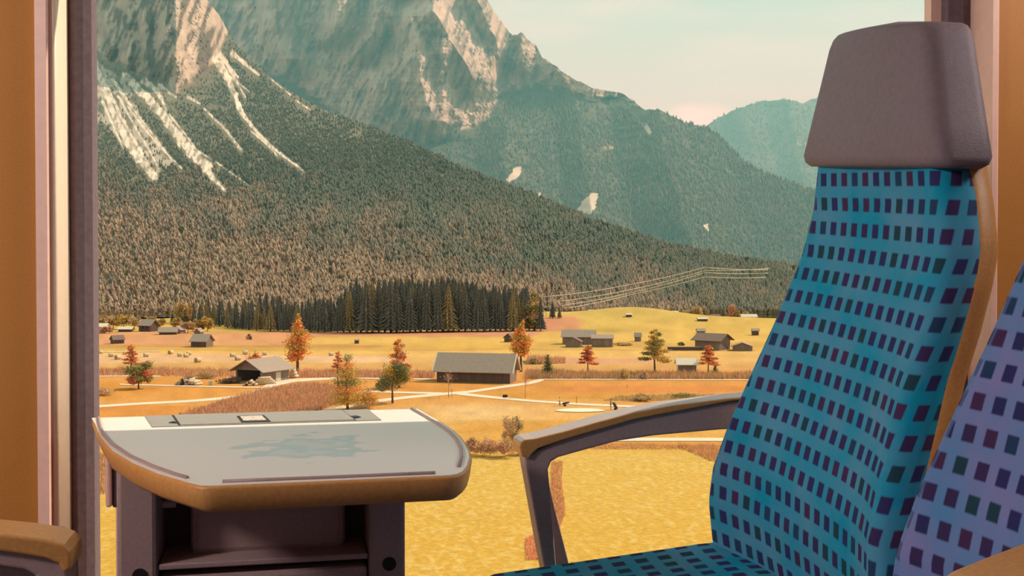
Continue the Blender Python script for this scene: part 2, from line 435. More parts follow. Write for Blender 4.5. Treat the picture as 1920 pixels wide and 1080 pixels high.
g = mk('ground_meadow', np.stack([GX, GY, GZZ], -1).reshape(-1, 3), gridfaces(R_, C_), M['ground'], col=gc.reshape(-1, 3), smooth=True)
tag(g, 'sunlit valley floor of yellow and orange meadows below the train', 'meadow', kind='structure')

# ---- far valley floor under the feet of the mountains
vf = []
for x, d in ((-900, 540), (2700, 540), (3400, 9500), (-1600, 9500)):
    p = atd(x, 505, d); vf.append((p[0], p[1], GZ - 0.6))
M['floor_far'] = mat('valley_grass', (0.40, 0.27, 0.10), 0.95, 0.05, 0.2, 0.01)
tag(mk('ground_valley', [(a, b, c - 6) for a, b, c in vf], [(0, 1, 2, 3)], M['floor_far']), 'grassy valley bottom reaching back to the mountains', 'valley', kind='structure')

# ---- mountains: relief with true depth, crest to foot
sunv = np.array(SUN)
def mountain(name, label, crest, foot, d_foot, k, ribs, mask_fn, col_fn, noise_amp, seed, x0, x1, step=2.5, rows=None, rockl=None, k2=0.0):
    xs = np.arange(x0, x1 + step, step); yc = interp(xs, crest); yf = interp(xs, foot)
    rows = rows or int((yf - yc).max() / step); t = np.linspace(0, 1, rows)[:, None]
    X = np.repeat(xs[None], rows, 0); jag = (fbm(xs / 9, xs * 0, 4, seed + 50) - 0.5)[None] * 7 * (1 - t)
    Y = yc[None] + (yf - yc)[None] * t + jag
    up = (yf[None] - Y); upr = (yf - interp(xs, rockl))[None] if rockl else up + 1
    D = d_foot * np.exp(k * np.minimum(up, upr) + k2 * np.maximum(0, up - upr))
    rock = mask_fn(X, Y)
    for line, w, amp in ribs:
        lx = np.interp(Y, [p[1] for p in line], [p[0] for p in line])
        fade = np.clip((line[-1][1] - Y) / 40, 0, 1) * np.clip((Y - line[0][1]) / 25 + 1, 0, 1)
        lx = lx + 14 * (fbm(X * 0 + Y / 38, Y * 0 + lx[0, 0] / 50, 3, seed + 3) - .5)
        dx = X - lx
        w2 = np.where(dx > 0, w, w * 0.75)
        D = D - amp * 1.7 * np.clip(1 - np.abs(dx) / w2, 0, 1) * fade
    fine = fbm(X / 22 + Y / 60, Y / 70, 6, seed, 0.58, True) - 0.55
    soft = fbm(X / 70, Y / 90, 4, seed + 9) - 0.5
    crag = fbm(X / 7 + Y / 18, Y / 16, 4, seed + 13, 0.6, True) - 0.5
    big = fbm(X / 62 + Y / 170, Y / 300, 3, seed + 21, 0.5, True) - 0.6
    D = D - noise_amp * (1.3 * big * rock + fine * rock * 1.0 + soft * (0.5 + 0.5 * rock) + 0.6 * crag * rock)
    u = (X - 960) / FPX; v = (Y - 540) / FPX
    P = C0 + D[..., None] * (FW + RT * u[..., None] - UP * v[..., None])
    col = col_fn(X, Y, rock)
    # the far side of the ridge, falling away behind the crest
    back = []
    for q in (0.06, 0.16, 0.35):
        b = P[0].copy(); away = b - C0; away[:, 2] = 0; b = b + away * q
        b[:, 2] = np.maximum(b[:, 2] - np.linalg.norm(away, axis=1) * q * 0.75, GZ - 5); back.append(b)
    V = np.concatenate([np.array(back[::-1]), P], 0); colv = np.concatenate([np.repeat(col[:1], 3, 0), col], 0)
    o = mk(name, V.reshape(-1, 3), gridfaces(*V.shape[:2]), M['mountain'], col=colv.reshape(-1, 3))
    tag(o, label, 'mountain', kind='structure')
    return X, Y, P, rock, D
M['mountain'] = mat_attr('mountain_rock', 0.95, 0.05, 0.25, 0.012, (1, 1, 1))
ROCK = np.array([0.56, 0.43, 0.335]); SCREE = np.array([0.80, 0.66, 0.52]); FLOOR = np.array([0.135, 0.125, 0.09]); DRY = np.array([0.42, 0.29, 0.18])
def stroke(X, Y, line, w0, w1, seed, rag=0.85):
    d, t = seg_dist(X, Y, line); w = lerp(w0, w1, t) * 0.5
    n = fbm(X / 5, Y / 7, 3, seed)
    return np.clip((w * (1 + rag * (n - 0.5) * 2) - d) / 1.2 + 0.5, 0, 1)
SCREES_A = [([(176, 112), (195, 165), (215, 215), (235, 260), (262, 300), (290, 330)], 9, 13),
            ([(182, 125), (205, 170), (225, 215), (250, 260), (272, 298)], 4, 5),
            ([(232, 140), (268, 175), (300, 208), (332, 252), (358, 285), (388, 312)], 12, 19),
            ([(270, 152), (295, 170), (312, 205)], 12, 4), ([(300, 160), (330, 182)], 8, 3), ([(330, 258), (400, 300), (470, 350)], 3, 2),
            ([(405, 112), (430, 150), (440, 180), (455, 215), (480, 245), (515, 280), (570, 321)], 13, 3),
            ([(412, 100), (430, 125), (447, 146)], 10, 4), ([(408, 125), (440, 150), (468, 172)], 5, 2), ([(436, 100), (462, 122), (485, 140)], 10, 3),
            ([(510, 150), (545, 178)], 2.5, 2), ([(555, 188), (582, 206)], 3, 2), ([(352, 182), (376, 195)], 6, 3), ([(384, 205), (425, 245), (452, 282)], 4, 5),
            ([(385, 312), (400, 335), (424, 358)], 12, 4), ([(240, 200), (270, 240), (300, 275), (345, 320)], 4, 2), ([(212, 150), (250, 205), (285, 250), (322, 300)], 5, 2), ([(222, 180), (250, 232), (282, 285), (300, 322)], 4, 2), ([(192, 190), (214, 240), (232, 280)], 5, 2), ([(318, 215), (350, 255), (372, 285)], 4, 2), ([(470, 245), (500, 270), (520, 292)], 4, 2), ([(424, 118), (448, 160), (462, 188)], 5, 2), ([(176, 190), (180, 225), (176, 255)], 9, 3)]
FAN_A = [(172, 108), (240, 155), (262, 215), (300, 262), (330, 310), (285, 328), (235, 275), (200, 235), (172, 215)]
ROCKLINE_A = [(100, 100), (172, 96), (232, 124), (262, 138), (330, 170), (395, 128), (420, 70), (440, 30), (480, 60), (560, 160), (700, 180)]
def rock_a(X, Y):
    yl = interp(X, ROCKLINE_A) + 16 * (fbm(X / 14, Y / 10, 3, 4) - 0.5)
    return np.clip((yl - Y) / 10 + 0.5, 0, 1)
def scree_a(X, Y):
    s = np.zeros(X.shape)
    for i, (l, a, b) in enumerate(SCREES_A): s = np.maximum(s, stroke(X, Y, l, a, b, 60 + i))
    return s
def col_a(X, Y, rock):
    c = FLOOR + (0.09 * fbm(X / 60, Y / 40, 3, 6))[..., None] * np.array([1, .72, .45])
    veg = np.clip((fbm(X / 9 + Y / 30, Y / 34, 4, 33) - 0.47) * 9, 0, 1)
    c = c * (1 - rock[..., None]) + (ROCK * 0.9 * (1 - .68 * veg[..., None])) * rock[..., None]
    fan = in_poly(X, Y, FAN_A) * np.clip((fbm(X / 6, Y / 9, 4, 41) - 0.40) * 6, 0, .85)
    c = c * (1 - fan[..., None]) + SCREE * 0.62 * fan[..., None]
    s = (scree_a(X, Y) * np.clip((fbm(X / 3.5 + Y / 9, Y / 11, 4, 91) - .34) * 6, .25, 1))[..., None]; c = c * (1 - s) + SCREE * s
    d = (in_poly(X, Y, [(150, 548), (230, 555), (290, 572), (275, 585), (150, 580)]) * .5)[..., None]
    return c * (1 - d) + DRY * d
crestA = [(-200, -330), (60, -330), (200, -200), (300, -90), (385, -4), (408, 25), (441, 82), (484, 124), (526, 158), (582, 194), (624, 214), (695, 239), (780, 272), (850, 308), (920, 340), (1000, 370), (1100, 416), (1250, 466), (1400, 496), (1560, 520), (1800, 540)]
ribsA = [([(196, -60), (205, 130)], 24, 45), ([(240, -60), (245, 145)], 26, 60), ([(300, -70), (318, 150)], 28, 36), ([(345, -60), (338, 165)], 20, 20), ([(372, -20), (398, 140)], 18, 8), ([(268, 20), (280, 150)], 16, 40)]
XA, YA, PA, RA, DA = mountain('mountain_slope', 'wooded lower mountainside with pale scree chutes on the left', crestA, [(-200, 594), (1800, 594)], 600, 0.0030, ribsA, rock_a, col_a, 45, 100, -200, 1800, 2.0, 400, ROCKLINE_A, 0.0006)

BROCK = [(300, 90), (520, 140), (560, 160), (620, 205), (700, 252), (760, 270), (830, 262), (850, 236), (890, 238), (925, 205), (945, 165), (1000, 158), (1060, 168), (1110, 186), (1160, 178), (1210, 200), (1300, 200)]
def rock_b(X, Y):
    yl = interp(X, BROCK) + 18 * (fbm(X / 12, Y / 9, 3, 14) - 0.5)
    return np.clip((yl - Y) / 9 + 0.5, 0, 1)
PATCH_B = [[(948, 338), (966, 313), (981, 312), (972, 330), (955, 341)], [(1080, 397), (1092, 376), (1112, 362), (1122, 363), (1118, 385), (1106, 402)], [(1003, 368), (1013, 360), (1018, 370), (1008, 377)],
           [(1206, 236), (1213, 230), (1222, 248), (1216, 253)], [(1318, 422), (1328, 419), (1327, 434)], [(884, 150), (928, 186), (918, 196), (918, 222), (896, 192), (884, 236), (862, 246), (878, 200)], [(1126, 276), (1150, 274), (1150, 279), (1128, 280)],
           [(905, 118), (930, 105), (968, 146), (955, 156), (930, 140)], [(1040, 128), (1080, 150), (1105, 180), (1070, 172), (1045, 150)]]
def col_b(X, Y, rock):
    c = FLOOR * 0.9 + (0.05 * fbm(X / 40, Y / 30, 3, 16))[..., None] * np.array([.8, .72, .5])
    veg = np.clip((fbm(X / 8 + Y / 26, Y / 30, 4, 35) - 0.52) * 7, 0, 1)
    c = c * (1 - rock[..., None]) + (ROCK * 0.95 * (1 - .45 * veg[..., None])) * rock[..., None]
    for i, p in enumerate(PATCH_B):
        j = 5 * (fbm(X / 6, Y / 6, 2, 70 + i) - .5); m = (in_poly(X + j, Y + j, p) * (0.75 if i < 5 else .6))[..., None]
        c = c * (1 - m) + (SCREE if i < 6 else DRY * 1.2) * m
    return c
crestB = [(300, -420), (600, -300), (760, -230), (850, -110), (915, 2), (935, 35), (950, 52), (962, 68), (976, 61), (990, 74), (1004, 84), (1016, 106), (1050, 130), (1080, 150), (1110, 165), (1160, 173), (1185, 186), (1212, 207), (1234, 202), (1250, 212), (1275, 226), (1300, 234), (1328, 238), (1355, 262), (1400, 305), (1440, 326), (1510, 352), (1700, 420), (1900, 470)]
ribsB = [([(505, -60), (520, 60), (545, 150)], 48, 260), ([(640, -60), (628, 60), (610, 90)], 48, 240), ([(735, -60), (700, 60), (640, 130)], 36, 110), ([(800, -60), (812, 20), (845, 80), (878, 130), (905, 185)], 62, 190), ([(770, 30), (785, 110), (800, 190), (822, 266)], 72, 190), ([(830, 100), (845, 170), (858, 245)], 36, 70), ([(700, 150), (716, 200), (735, 262)], 44, 80),
         ([(892, -20), (925, 70), (940, 130)], 34, 110), ([(974, 60), (980, 100), (985, 150)], 26, 110), ([(1040, 120), (1080, 190), (1100, 330), (1160, 640)], 60, 60), ([(1236, 200), (1250, 300), (1290, 430), (1340, 640)], 120, 130), ([(955, 240), (945, 300), (960, 400), (990, 640)], 70, 80)]
XB, YB, PB, RB, DB = mountain('mountain_peak', 'high rocky mountain with a forested shoulder falling to the right', crestB, [(300, 540), (1900, 540)], 3400, 0.00105, ribsB, rock_b, col_b, 92, 200, 300, 1900, 1.7, 470, BROCK, 0.00018)

def zero(X, Y): return np.zeros(X.shape)
def col_c(X, Y, rock):
    c = FLOOR * 1.0 + (0.06 * fbm(X / 30, Y / 20, 3, 26))[..., None] * np.array([.8, .72, .5])
    for p in ([(1490, 266), (1540, 272), (1540, 277), (1500, 272)], [(1388, 299), (1402, 297), (1406, 303), (1392, 305)]):
        m = in_poly(X, Y, p)[..., None] * .7; c = c * (1 - m) + DRY * 1.3 * m
    return c
crestC = [(1150, 300), (1290, 250), (1325, 237), (1345, 222), (1380, 205), (1430, 189), (1470, 186), (1505, 193), (1530, 185), (1545, 171), (1600, 140), (1800, 90), (2000, 120)]
XC, YC, PC, RC, DC = mountain('mountain_ridge', 'hazy wooded ridge beyond the pass on the right', crestC, [(1150, 520), (2000, 520)], 7000, 0.0009, [([(1390, 200), (1440, 420)], 60, 80), ([(1480, 188), (1520, 440)], 60, 90)], zero, col_c, 240, 300, 1150, 2000, 4, 110)
crestE = [(1240, 588), (1290, 572), (1340, 556), (1385, 536), (1420, 520), (1450, 508), (1500, 505), (1600, 512), (1750, 560)]
XE, YE, PE, RE, DE = mountain('hill_wooded', 'low wooded hill at the right edge of the valley', crestE, [(1240, 602), (1750, 602)], 630, 0.0050, [], zero, lambda X, Y, r: np.ones(X.shape + (3,)) * FLOOR * .8, 12, 400, 1240, 1750, 4, 40)

# ---- the mountain forests: small firs by the thousand, nobody could count them
def forest(name, label, X, Y, P, Dm, dens, hgt, seed, ok, pal, fine=False):
    dens = dens * (X[0, 1] - X[0, 0]) * (Y[:, 0][-1] - Y[:, 0][0]) / len(Y) / 4.4
    rs = np.random.RandomState(seed); V = []; Fc = []; Cc = []
    R_, C_ = X.shape; n = int(dens * R_ * C_)
    r = rs.rand(n) * (R_ - 1.001); c = rs.rand(n) * (C_ - 1.001); ri = r.astype(int); ci = c.astype(int)
    fr, fc = (r - ri)[:, None], (c - ci)[:, None]
    base = (P[ri, ci] * (1 - fr) + P[ri + 1, ci] * fr) * (1 - fc) + (P[ri, ci + 1] * (1 - fr) + P[ri + 1, ci + 1] * fr) * fc
    x = X[ri, ci] + (c - ci) * (X[0, 1] - X[0, 0]); y = Y[ri, ci] + (r - ri) * (Y[1, 0] - Y[0, 0]) * 1.0
    p = ok(x, y); keep = rs.rand(n) < p
    base, x, y = base[keep], x[keep], y[keep]; n = len(base)
    h = (hgt * (Dm[ri, ci][keep] / Dm[ri, ci].mean()) ** 0.75) * (0.55 + 0.75 * rs.rand(n)); w = h * (0.21 + 0.10 * rs.rand(n))
    if fine and seed == 11: h = h * np.clip((y - 150) / 260, .42, 1)
    w = h * (0.21 + 0.10 * rs.rand(n)); col = pal(x, y, rs, n)
    S_ = 6 if fine else 5; ang = 2 * np.pi * (np.arange(S_)[None] + rs.rand(n)[:, None]) / S_; lo, hi = (.55, .9) if fine else (.7, .6)
    ring = lambda z, rad: np.stack([base[:, None, 0] + np.cos(ang) * (w * rad)[:, None] * (lo + hi * rs.rand(n, S_)), base[:, None, 1] + np.sin(ang) * (w * rad)[:, None] * (lo + hi * rs.rand(n, S_)), (base[:, 2] + h * z)[:, None] + (h * .09)[:, None] * (rs.rand(n, S_) - .5) * (1.0 if fine else 0)], -1)
    prof = ((-.05, .95), (.26, .52), (.30, .92), (.54, .36), (.58, .66), (.78, .2)) if fine else ((-.05, 1.0), (.5, .62))
    R = [ring(z, r_) for z, r_ in prof]; top = base + np.stack([0 * h, 0 * h, h], 1)
    V = np.concatenate(R + [top[:, None]], 1); nr = len(R)
    k = nr * S_ + 1; o = (np.arange(n) * k)[:, None]; F = []
    for q in range(nr):
        for i in range(S_):
            j = (i + 1) % S_; b0, b1 = q * S_, (q + 1) * S_
            if q < nr - 1: F += [np.concatenate([o + b0 + i, o + b0 + j, o + b1 + j], 1), np.concatenate([o + b0 + i, o + b1 + j, o + b1 + i], 1)]
            else: F += [np.concatenate([o + b0 + i, o + b0 + j, o + b1], 1)]
    ob = mk(name, V.reshape(-1, 3), np.concatenate(F, 0), M['needles'], col=np.repeat(col, k, 0))
    tag(ob, label, 'forest', kind='stuff'); return ob
M['needles'] = mat_attr('needles', 0.9, 0.1)
PALET = np.array([[0.135, 0.15, 0.11], [0.175, 0.165, 0.125], [0.23, 0.19, 0.135], [0.30, 0.20, 0.14], [0.42, 0.28, 0.19], [0.33, 0.27, 0.15]])
def ok_a(x, y):
    p = np.clip((y - interp(x, ROCKLINE_A) - 8) / 90, 0.0, 1) ** 0.7
    s = np.max([scree_a(x, y - q) for q in (0, 3, 6, 10)], 0); p = p * (1 - np.clip(s * 1.6, 0, 1)) * np.where(in_poly(x, y, FAN_A), .12, 1.0)
    return p * np.where((fbm(x / 25, y / 20, 3, 77) > 0.3), 1, .35)
def pal_a(x, y, rs, n):
    warm = np.clip((y - 330) / 200 + (620 - x) / 1000 + 1.1 * (fbm(x / 50, y / 28, 3, 81) - .5), 0, 1)
    k = np.clip((rs.rand(n) * 2.4 + warm * 3.4 - 0.6).astype(int), 0, 5)
    return PALET[k] * 1.12 * (0.85 + .3 * rs.rand(n, 1))
forest('forest_slope', 'mixed green and brown forest covering the lower mountainside', XA, YA, PA, DA, 0.42, 8.5, 11, lambda x, y: ok_a(x, y) * (np.where(y > 430, .6, 1.0)), pal_a, True)
def ok_b(x, y):
    p = np.clip((y - interp(x, BROCK) - 4) / 40, 0, 1)
    for q in PATCH_B: p = p * np.where(in_poly(x, y, q) | in_poly(x, y - 5, q), 0.03, 1)
    p = p * np.where((x < 815) & (y < 300), 0.45, 1)
    return p * (y < interp(x, crestA) + 8)
def pal_b(x, y, rs, n):
    k = np.clip((rs.rand(n) * 2.4).astype(int), 0, 2); return PALET[k] * (0.75 + .4 * rs.rand(n, 1))
forest('forest_shoulder', 'dark hazy fir forest on the shoulder of the rocky mountain', XB, YB, PB, DB, 0.14, 15, 12, ok_b, pal_b)
forest('forest_ridge', 'faint hazy forest on the ridge beyond the pass', XC, YC, PC, DC, 0.35, 19, 13, lambda x, y: (x < 1600) * 1.0, pal_b)
forest('forest_hill', 'dark firs on the low hill at the right edge of the valley', XE, YE, PE, DE, 0.55, 9, 14, lambda x, y: (x < 1560) * 1.0, lambda x, y, rs, n: PALET[np.clip((rs.rand(n) ** 2 * 4).astype(int), 0, 4)] * (.7 + .4 * rs.rand(n, 1)), True)

# ---- haze that fills the valley beyond the meadow
hz = bpy.data.materials.new('valley_haze'); hz.use_nodes = True; t = hz.node_tree
for n in list(t.nodes): t.nodes.remove(n)
ho = N(t, 'ShaderNodeOutputMaterial'); hv = N(t, 'ShaderNodeVolumeScatter')
hv.inputs['Color'].default_value = (0.27, 0.84, 0.90, 1); hv.inputs['Density'].default_value = 1 / 9000; hv.inputs['Anisotropy'].default_value = 0.1
t.links.new(hv.outputs[0], ho.inputs['Volume'])
hb = box('haze', -7000, 9000, 560, 11000, GZ - 40, 1700, hz)
tag(hb, 'thin teal haze filling the valley in front of the mountains', 'haze', kind='stuff')

# ================================================================== PATHS, SAND, REEDS
M['gravel'] = mat('pale_gravel', (0.66, 0.52, 0.40), 0.95, 0.05, 0.08, 2.0)
M['sand'] = mat('bunker_sand', (0.68, 0.58, 0.45), 0.95, 0.05, 0.05, 2.0)
def path(name, line, w, label):
    """gravel strip laid on the ground along a line of frame points, w = widths in pixels of depth"""
    pts = []; path.lift = getattr(path, 'lift', .02) + .008
    for i in range(len(line) - 1):
        for q in np.linspace(0, 1, 7)[:-1]:
            pts.append((lerp(line[i][0], line[i + 1][0], q), lerp(line[i][1], line[i + 1][1], q), lerp(w[i], w[i + 1], q)))
    pts.append((*line[-1], w[-1]))
    for _ in range(3):
        pts = [pts[0]] + [tuple((pts[i - 1][k] + 2 * pts[i][k] + pts[i + 1][k]) / 4 for k in range(3)) for i in range(1, len(pts) - 1)] + [pts[-1]]
    V = []; F = []
    for i, (x, y, ww) in enumerate(pts):
        a, b = pts[max(i - 1, 0)], pts[min(i + 1, len(pts) - 1)]; dx, dy = b[0] - a[0], b[1] - a[1]; l = math.hypot(dx, dy) + 1e-6
        nx, ny = -dy / l, dx / l
        for s in (-1, 1):
            V.append(gp(x + nx * ww / 2 * s, y + ny * ww / 2 * s, path.lift))
    for i in range(len(pts) - 1): F.append((2 * i, 2 * i + 1, 2 * i + 3, 2 * i + 2))
    o = mk(name, V, F, M['gravel'])
    bm = bmesh.new(); bm.from_mesh(o.data); bmesh.ops.recalc_face_normals(bm, faces=bm.faces[:]); bm.to_mesh(o.data); bm.free()
    return tag(o, label, 'path', kind='structure')
path('path', [(60, 768), (172, 763), (260, 757), (360, 752), (440, 745), (485, 736), (504, 723), (542, 714), (600, 710.5), (645, 709)], [4, 4, 4, 4, 5, 8, 10, 7, 4, 2.5], 'pale gravel path curving up from the left past the open log barn')
path('path', [(560, 782), (600, 772), (650, 763), (700, 753), (760, 745.5), (830, 739), (880, 735), (940, 726), (990, 719), (1010, 714), (1024, 709)], [5, 5, 5, 5, 5, 4.5, 4.5, 4, 5, 6, 4], 'pale gravel path rising from behind the table to the right of the long barn')
path('path', [(690, 734), (750, 736), (830, 738)], [2.5, 3, 3.5], 'narrow gravel path joining the main path beside the round green tree')
path('path', [(856, 738), (920, 745), (1000, 752.5), (1100, 759), (1200, 763), (1400, 768), (1600, 772)], [5, 4.5, 3.5, 3.5, 3.5, 4, 4], 'gravel path passing the golfers and the bunker')
path('path', [(1060, 825), (1180, 824.5), (1345, 824.5), (1500, 827), (1800, 834)], [6, 6, 6, 6, 6], 'pale track along the near meadow under the armrest')
path('path', [(100, 706), (172, 706), (225, 705), (300, 706)], [2, 2, 2, 1.5], 'thin pale track in front of the reeds at the left')
path('path', [(224, 721), (330, 724), (420, 726), (490, 727)], [2, 2, 2, 2], 'thin pale track in front of the log pile')
path('path', [(620, 709), (700, 710), (815, 711.5)], [2, 2, 2], 'thin pale track leading to the long barn')
path('path', [(1020, 712), (1150, 712), (1420, 713), (1600, 713)], [1.5, 1.6, 1.6, 1.6], 'thin pale track along the reeds at the right')
path('path', [(60, 660.5), (200, 660), (300, 659.5)], [1.0, 1.0, 1.0], 'faint farm track across the hay meadow')
bv = []
for i in range(28):
    a = 2 * math.pi * i / 28; bv.append(gp(1088 + (46 + 3 * math.sin(3 * a)) * math.cos(a), 770 + 3.6 * math.sin(a), 0.10))
tag(mk('bunker', [bv[0] * 0 + np.mean(bv, 0)] + bv, [(0, i + 1, (i + 1) % 28 + 1) for i in range(28)], M['sand']), 'pale sand bunker on the golf course beside the golfers', 'bunker', kind='structure')

M['leaf'] = mat_attr('leaves', 0.8, 0.15, transl=0.3)
def reeds(name, label, poly, n, h, pal, seed, cat='reeds'):
    n = int(n * 2.2); rs = np.random.RandomState(seed); P = np.array(poly); V = []; Cc = []
    x = rs.uniform(P[:, 0].min(), P[:, 0].max(), n * 8); y = rs.uniform(P[:, 1].min(), P[:, 1].max(), n * 8)
    k = in_poly(x, y, poly); x, y = x[k][:n], y[k][:n]; n = len(x)
    D = (ZC - GZ) * FPX / (y - 505); u = (x - 960) / FPX; v = (y - 540) / FPX
    bx = D * (FW[0] + RT[0] * u - UP[0] * v); by = D * (FW[1] + RT[1] * u - UP[1] * v); bz = gz(bx, by)
    hh = 0.55 * h * (0.45 + 0.8 * rs.rand(n)) * (0.6 + .8 * fbm(x / 12, y / 6, 2, seed)); an = rs.rand(n) * math.pi; w = 0.04 + 0.05 * rs.rand(n); lx, ly = (rs.rand(2, n) - .5) * hh * 0.7
    a = np.stack([bx - w * np.cos(an), by - w * np.sin(an), bz - .05], 1); b = np.stack([bx + w * np.cos(an), by + w * np.sin(an), bz - .05], 1); c = np.stack([bx + lx, by + ly, bz + hh], 1)
    V = np.stack([a, b, c], 1).reshape(-1, 3)
    pal = np.array(pal); col = pal[rs.randint(0, len(pal), n)] * 1.45 * (0.7 + 0.6 * rs.rand(n, 1))
    o = mk(name, V, np.arange(3 * n).reshape(-1, 3), M['leaf'], col=np.repeat(col, 3, 0))
    return tag(o, label, cat, kind='stuff')
RUST = [(0.42, 0.17, 0.10), (0.50, 0.24, 0.15), (0.34, 0.15, 0.09), (0.55, 0.33, 0.20), (0.30, 0.20, 0.08)]
OLIVE = [(0.26, 0.20, 0.07), (0.36, 0.24, 0.09), (0.42, 0.22, 0.11), (0.20, 0.15, 0.06)]
reeds('reed_bed', 'rust coloured reed bed beyond the table', [(330, 782), (400, 760), (455, 742), (510, 728), (560, 722), (615, 722), (650, 735), (655, 748), (600, 770), (560, 785)], 9000, 1.5, RUST, 1)
reeds('reed_strip', 'rusty reeds along the ditch at the left', [(60, 694), (300, 692), (440, 694), (440, 707), (300, 705), (60, 706)], 2600, 1.8, RUST, 2)
reeds('reed_strip', 'rusty reeds between the log barn and the long barn', [(540, 697), (700, 697), (815, 699), (815, 709), (540, 708)], 2600, 1.8, RUST, 3)
reeds('reed_strip', 'long strip of rusty reeds across the meadow at the right', [(985, 697), (1100, 701), (1460, 703), (1460, 711), (985, 711)], 5200, 2.2, RUST + OLIVE, 4)
reeds('reed_strip', 'pinkish reeds beyond the right strip', [(990, 672), (1060, 674), (1060, 682), (985, 684)], 900, 2.0, RUST, 5)
reeds('reed_clump', 'dry pale reeds left of the armrest top', [(1130, 752), (1160, 744), (1260, 740), (1340, 742), (1340, 752)], 1500, 0.9, [(0.5, 0.34, 0.18), (0.42, 0.28, 0.14)] + OLIVE, 6)
reeds('ditch_grass', 'reddish weeds along the ditch behind the armrest post', [(1034, 866), (1056, 866), (1052, 900), (1060, 960), (1046, 1002), (1030, 960)], 1600, 0.6, [(0.55, 0.28, 0.15), (0.5, 0.2, 0.12), (0.42, 0.28, 0.10)], 7)
reeds('ditch_grass', 'reddish weeds below the armrest at the seat edge', [(985, 1010), (1012, 1000), (1024, 1050), (985, 1050)], 600, 0.5, [(0.6, 0.30, 0.16), (0.55, 0.22, 0.12)], 8)
reeds('ditch_grass', 'reddish weeds under the pale track beside the seat back', [(1270, 838), (1340, 836), (1372, 872), (1330, 864)], 900, 0.9, [(0.5, 0.25, 0.13), (0.5, 0.2, 0.12), (0.42, 0.28, 0.10)], 9)
reeds('ditch_grass', 'rusty weeds left of the table under the window edge', [(120, 860), (215, 850), (230, 925), (120, 930)], 1500, 1.0, RUST, 10)
reeds('ditch_grass', 'low orange weeds edging the near meadow under the track', [(1100, 832), (1300, 834), (1500, 838), (1500, 846), (1100, 842)], 1500, 0.4, [(0.42, 0.25, 0.10), (0.5, 0.26, 0.12)], 11)

# ================================================================== TREES AND BUSHES
M['bark'] = mat('bark', (0.12, 0.075, 0.05), 0.9, 0.1, 0.2, 3.0)
M['twig'] = mat('bare_twigs', (0.42, 0.24, 0.17), 0.9, 0.1, 0.15, 3.0)
def leaf_cloud(blobs, n, size, pal, rs, dark=None, vert=0.0):
    """loose leaves scattered in ellipsoids (x, y, z, rx, ry, rz, palette choice); returns vertices, faces, colours"""
    vol = np.array([b[3] * b[4] * b[5] for b in blobs]) ** 0.75; cnt = np.maximum(12, (n * vol / vol.sum()).astype(int)); V = []; Cc = []
    for b, k in zip(blobs, cnt):
        d = rs.normal(size=(k, 3)); d /= np.linalg.norm(d, axis=1)[:, None]; r = rs.rand(k, 1) ** 0.42
        lump = 0.80 + 0.40 * np.sin(d[:, :1] * 5 + b[0]) * np.sin(d[:, 1:2] * 6 + b[2]) * np.cos(d[:, 2:] * 5) + 0.12 * rs.normal(size=(k, 1))
        p = np.array(b[:3]) + d * r * lump * np.array(b[3:6])
        a = rs.normal(size=(k, 3)); a /= np.linalg.norm(a, axis=1)[:, None]; q = rs.normal(size=(k, 3)); q -= a * (a * q).sum(1)[:, None]; q /= np.linalg.norm(q, axis=1)[:, None]
        s = size * (0.6 + 0.8 * rs.rand(k, 1))
        V.append(np.stack([p - a * s * .6 - q * s * .35, p + a * s * .6 - q * s * .3, p + q * s * .75], 1).reshape(-1, 3))
        P = np.array(pal[int(b[6]) % len(pal)] if len(b) > 6 else pal[0])
        c = P[rs.randint(0, len(P), k)] * 1.5 * (0.72 + 0.56 * rs.rand(k, 1)); Cc.append(np.repeat(c, 3, 0))
    V = np.concatenate(V); return V, np.arange(len(V)).reshape(-1, 3), np.concatenate(Cc)
def trunk_mesh(H, r, rs, limbs=5, start=0.35, spread=0.3):
    V = []; F = []
    def limb(pts, rad, sides=6):
        o = len(V); n = len(pts)
        for i, p in enumerate(pts):
            for k in range(sides):
                t = 2 * math.pi * k / sides; V.append((p[0] + rad[i] * math.cos(t), p[1] + rad[i] * math.sin(t), p[2]))
        for i in range(n - 1):
            for k in range(sides): F.append((o + i * sides + k, o + i * sides + (k + 1) % sides, o + (i + 1) * sides + (k + 1) % sides, o + (i + 1) * sides + k))
    w = rs.normal(size=2) * 0.02 * H
    limb([(0, 0, -.1), (w[0] * .4, w[1] * .4, H * .3), (w[0], w[1], H * .62), (w[0] * .6, w[1] * .6, H * .93)], [r * 1.25, r * .85, r * .5, r * .12])
    for i in range(limbs):
        z = H * lerp(start, 0.82, (i + rs.rand() * .6) / limbs); a = rs.rand() * 6.28 + i * 2.4; l = H * spread * (1.15 - z / H)
        limb([(w[0] * .7, w[1] * .7, z), (math.cos(a) * l * .5, math.sin(a) * l * .5, z + l * .55), (math.cos(a) * l, math.sin(a) * l, z + l * 1.15)], [r * .38, r * .24, r * .06], 5)
    return V, F
ORANGE = [(0.62, 0.25, 0.07), (0.55, 0.20, 0.06), (0.68, 0.33, 0.11), (0.44, 0.19, 0.06)]
RED = [(0.45, 0.12, 0.06), (0.38, 0.11, 0.06), (0.52, 0.18, 0.09), (0.30, 0.10, 0.05)]
GREEN = [(0.17, 0.16, 0.05), (0.22, 0.20, 0.06), (0.13, 0.13, 0.05), (0.30, 0.22, 0.07)]
GOLD = [(0.46, 0.27, 0.06), (0.38, 0.24, 0.06), (0.55, 0.32, 0.09), (0.28, 0.21, 0.06)]
DGREEN = [(0.09, 0.11, 0.05), (0.13, 0.14, 0.06), (0.07, 0.09, 0.05)]
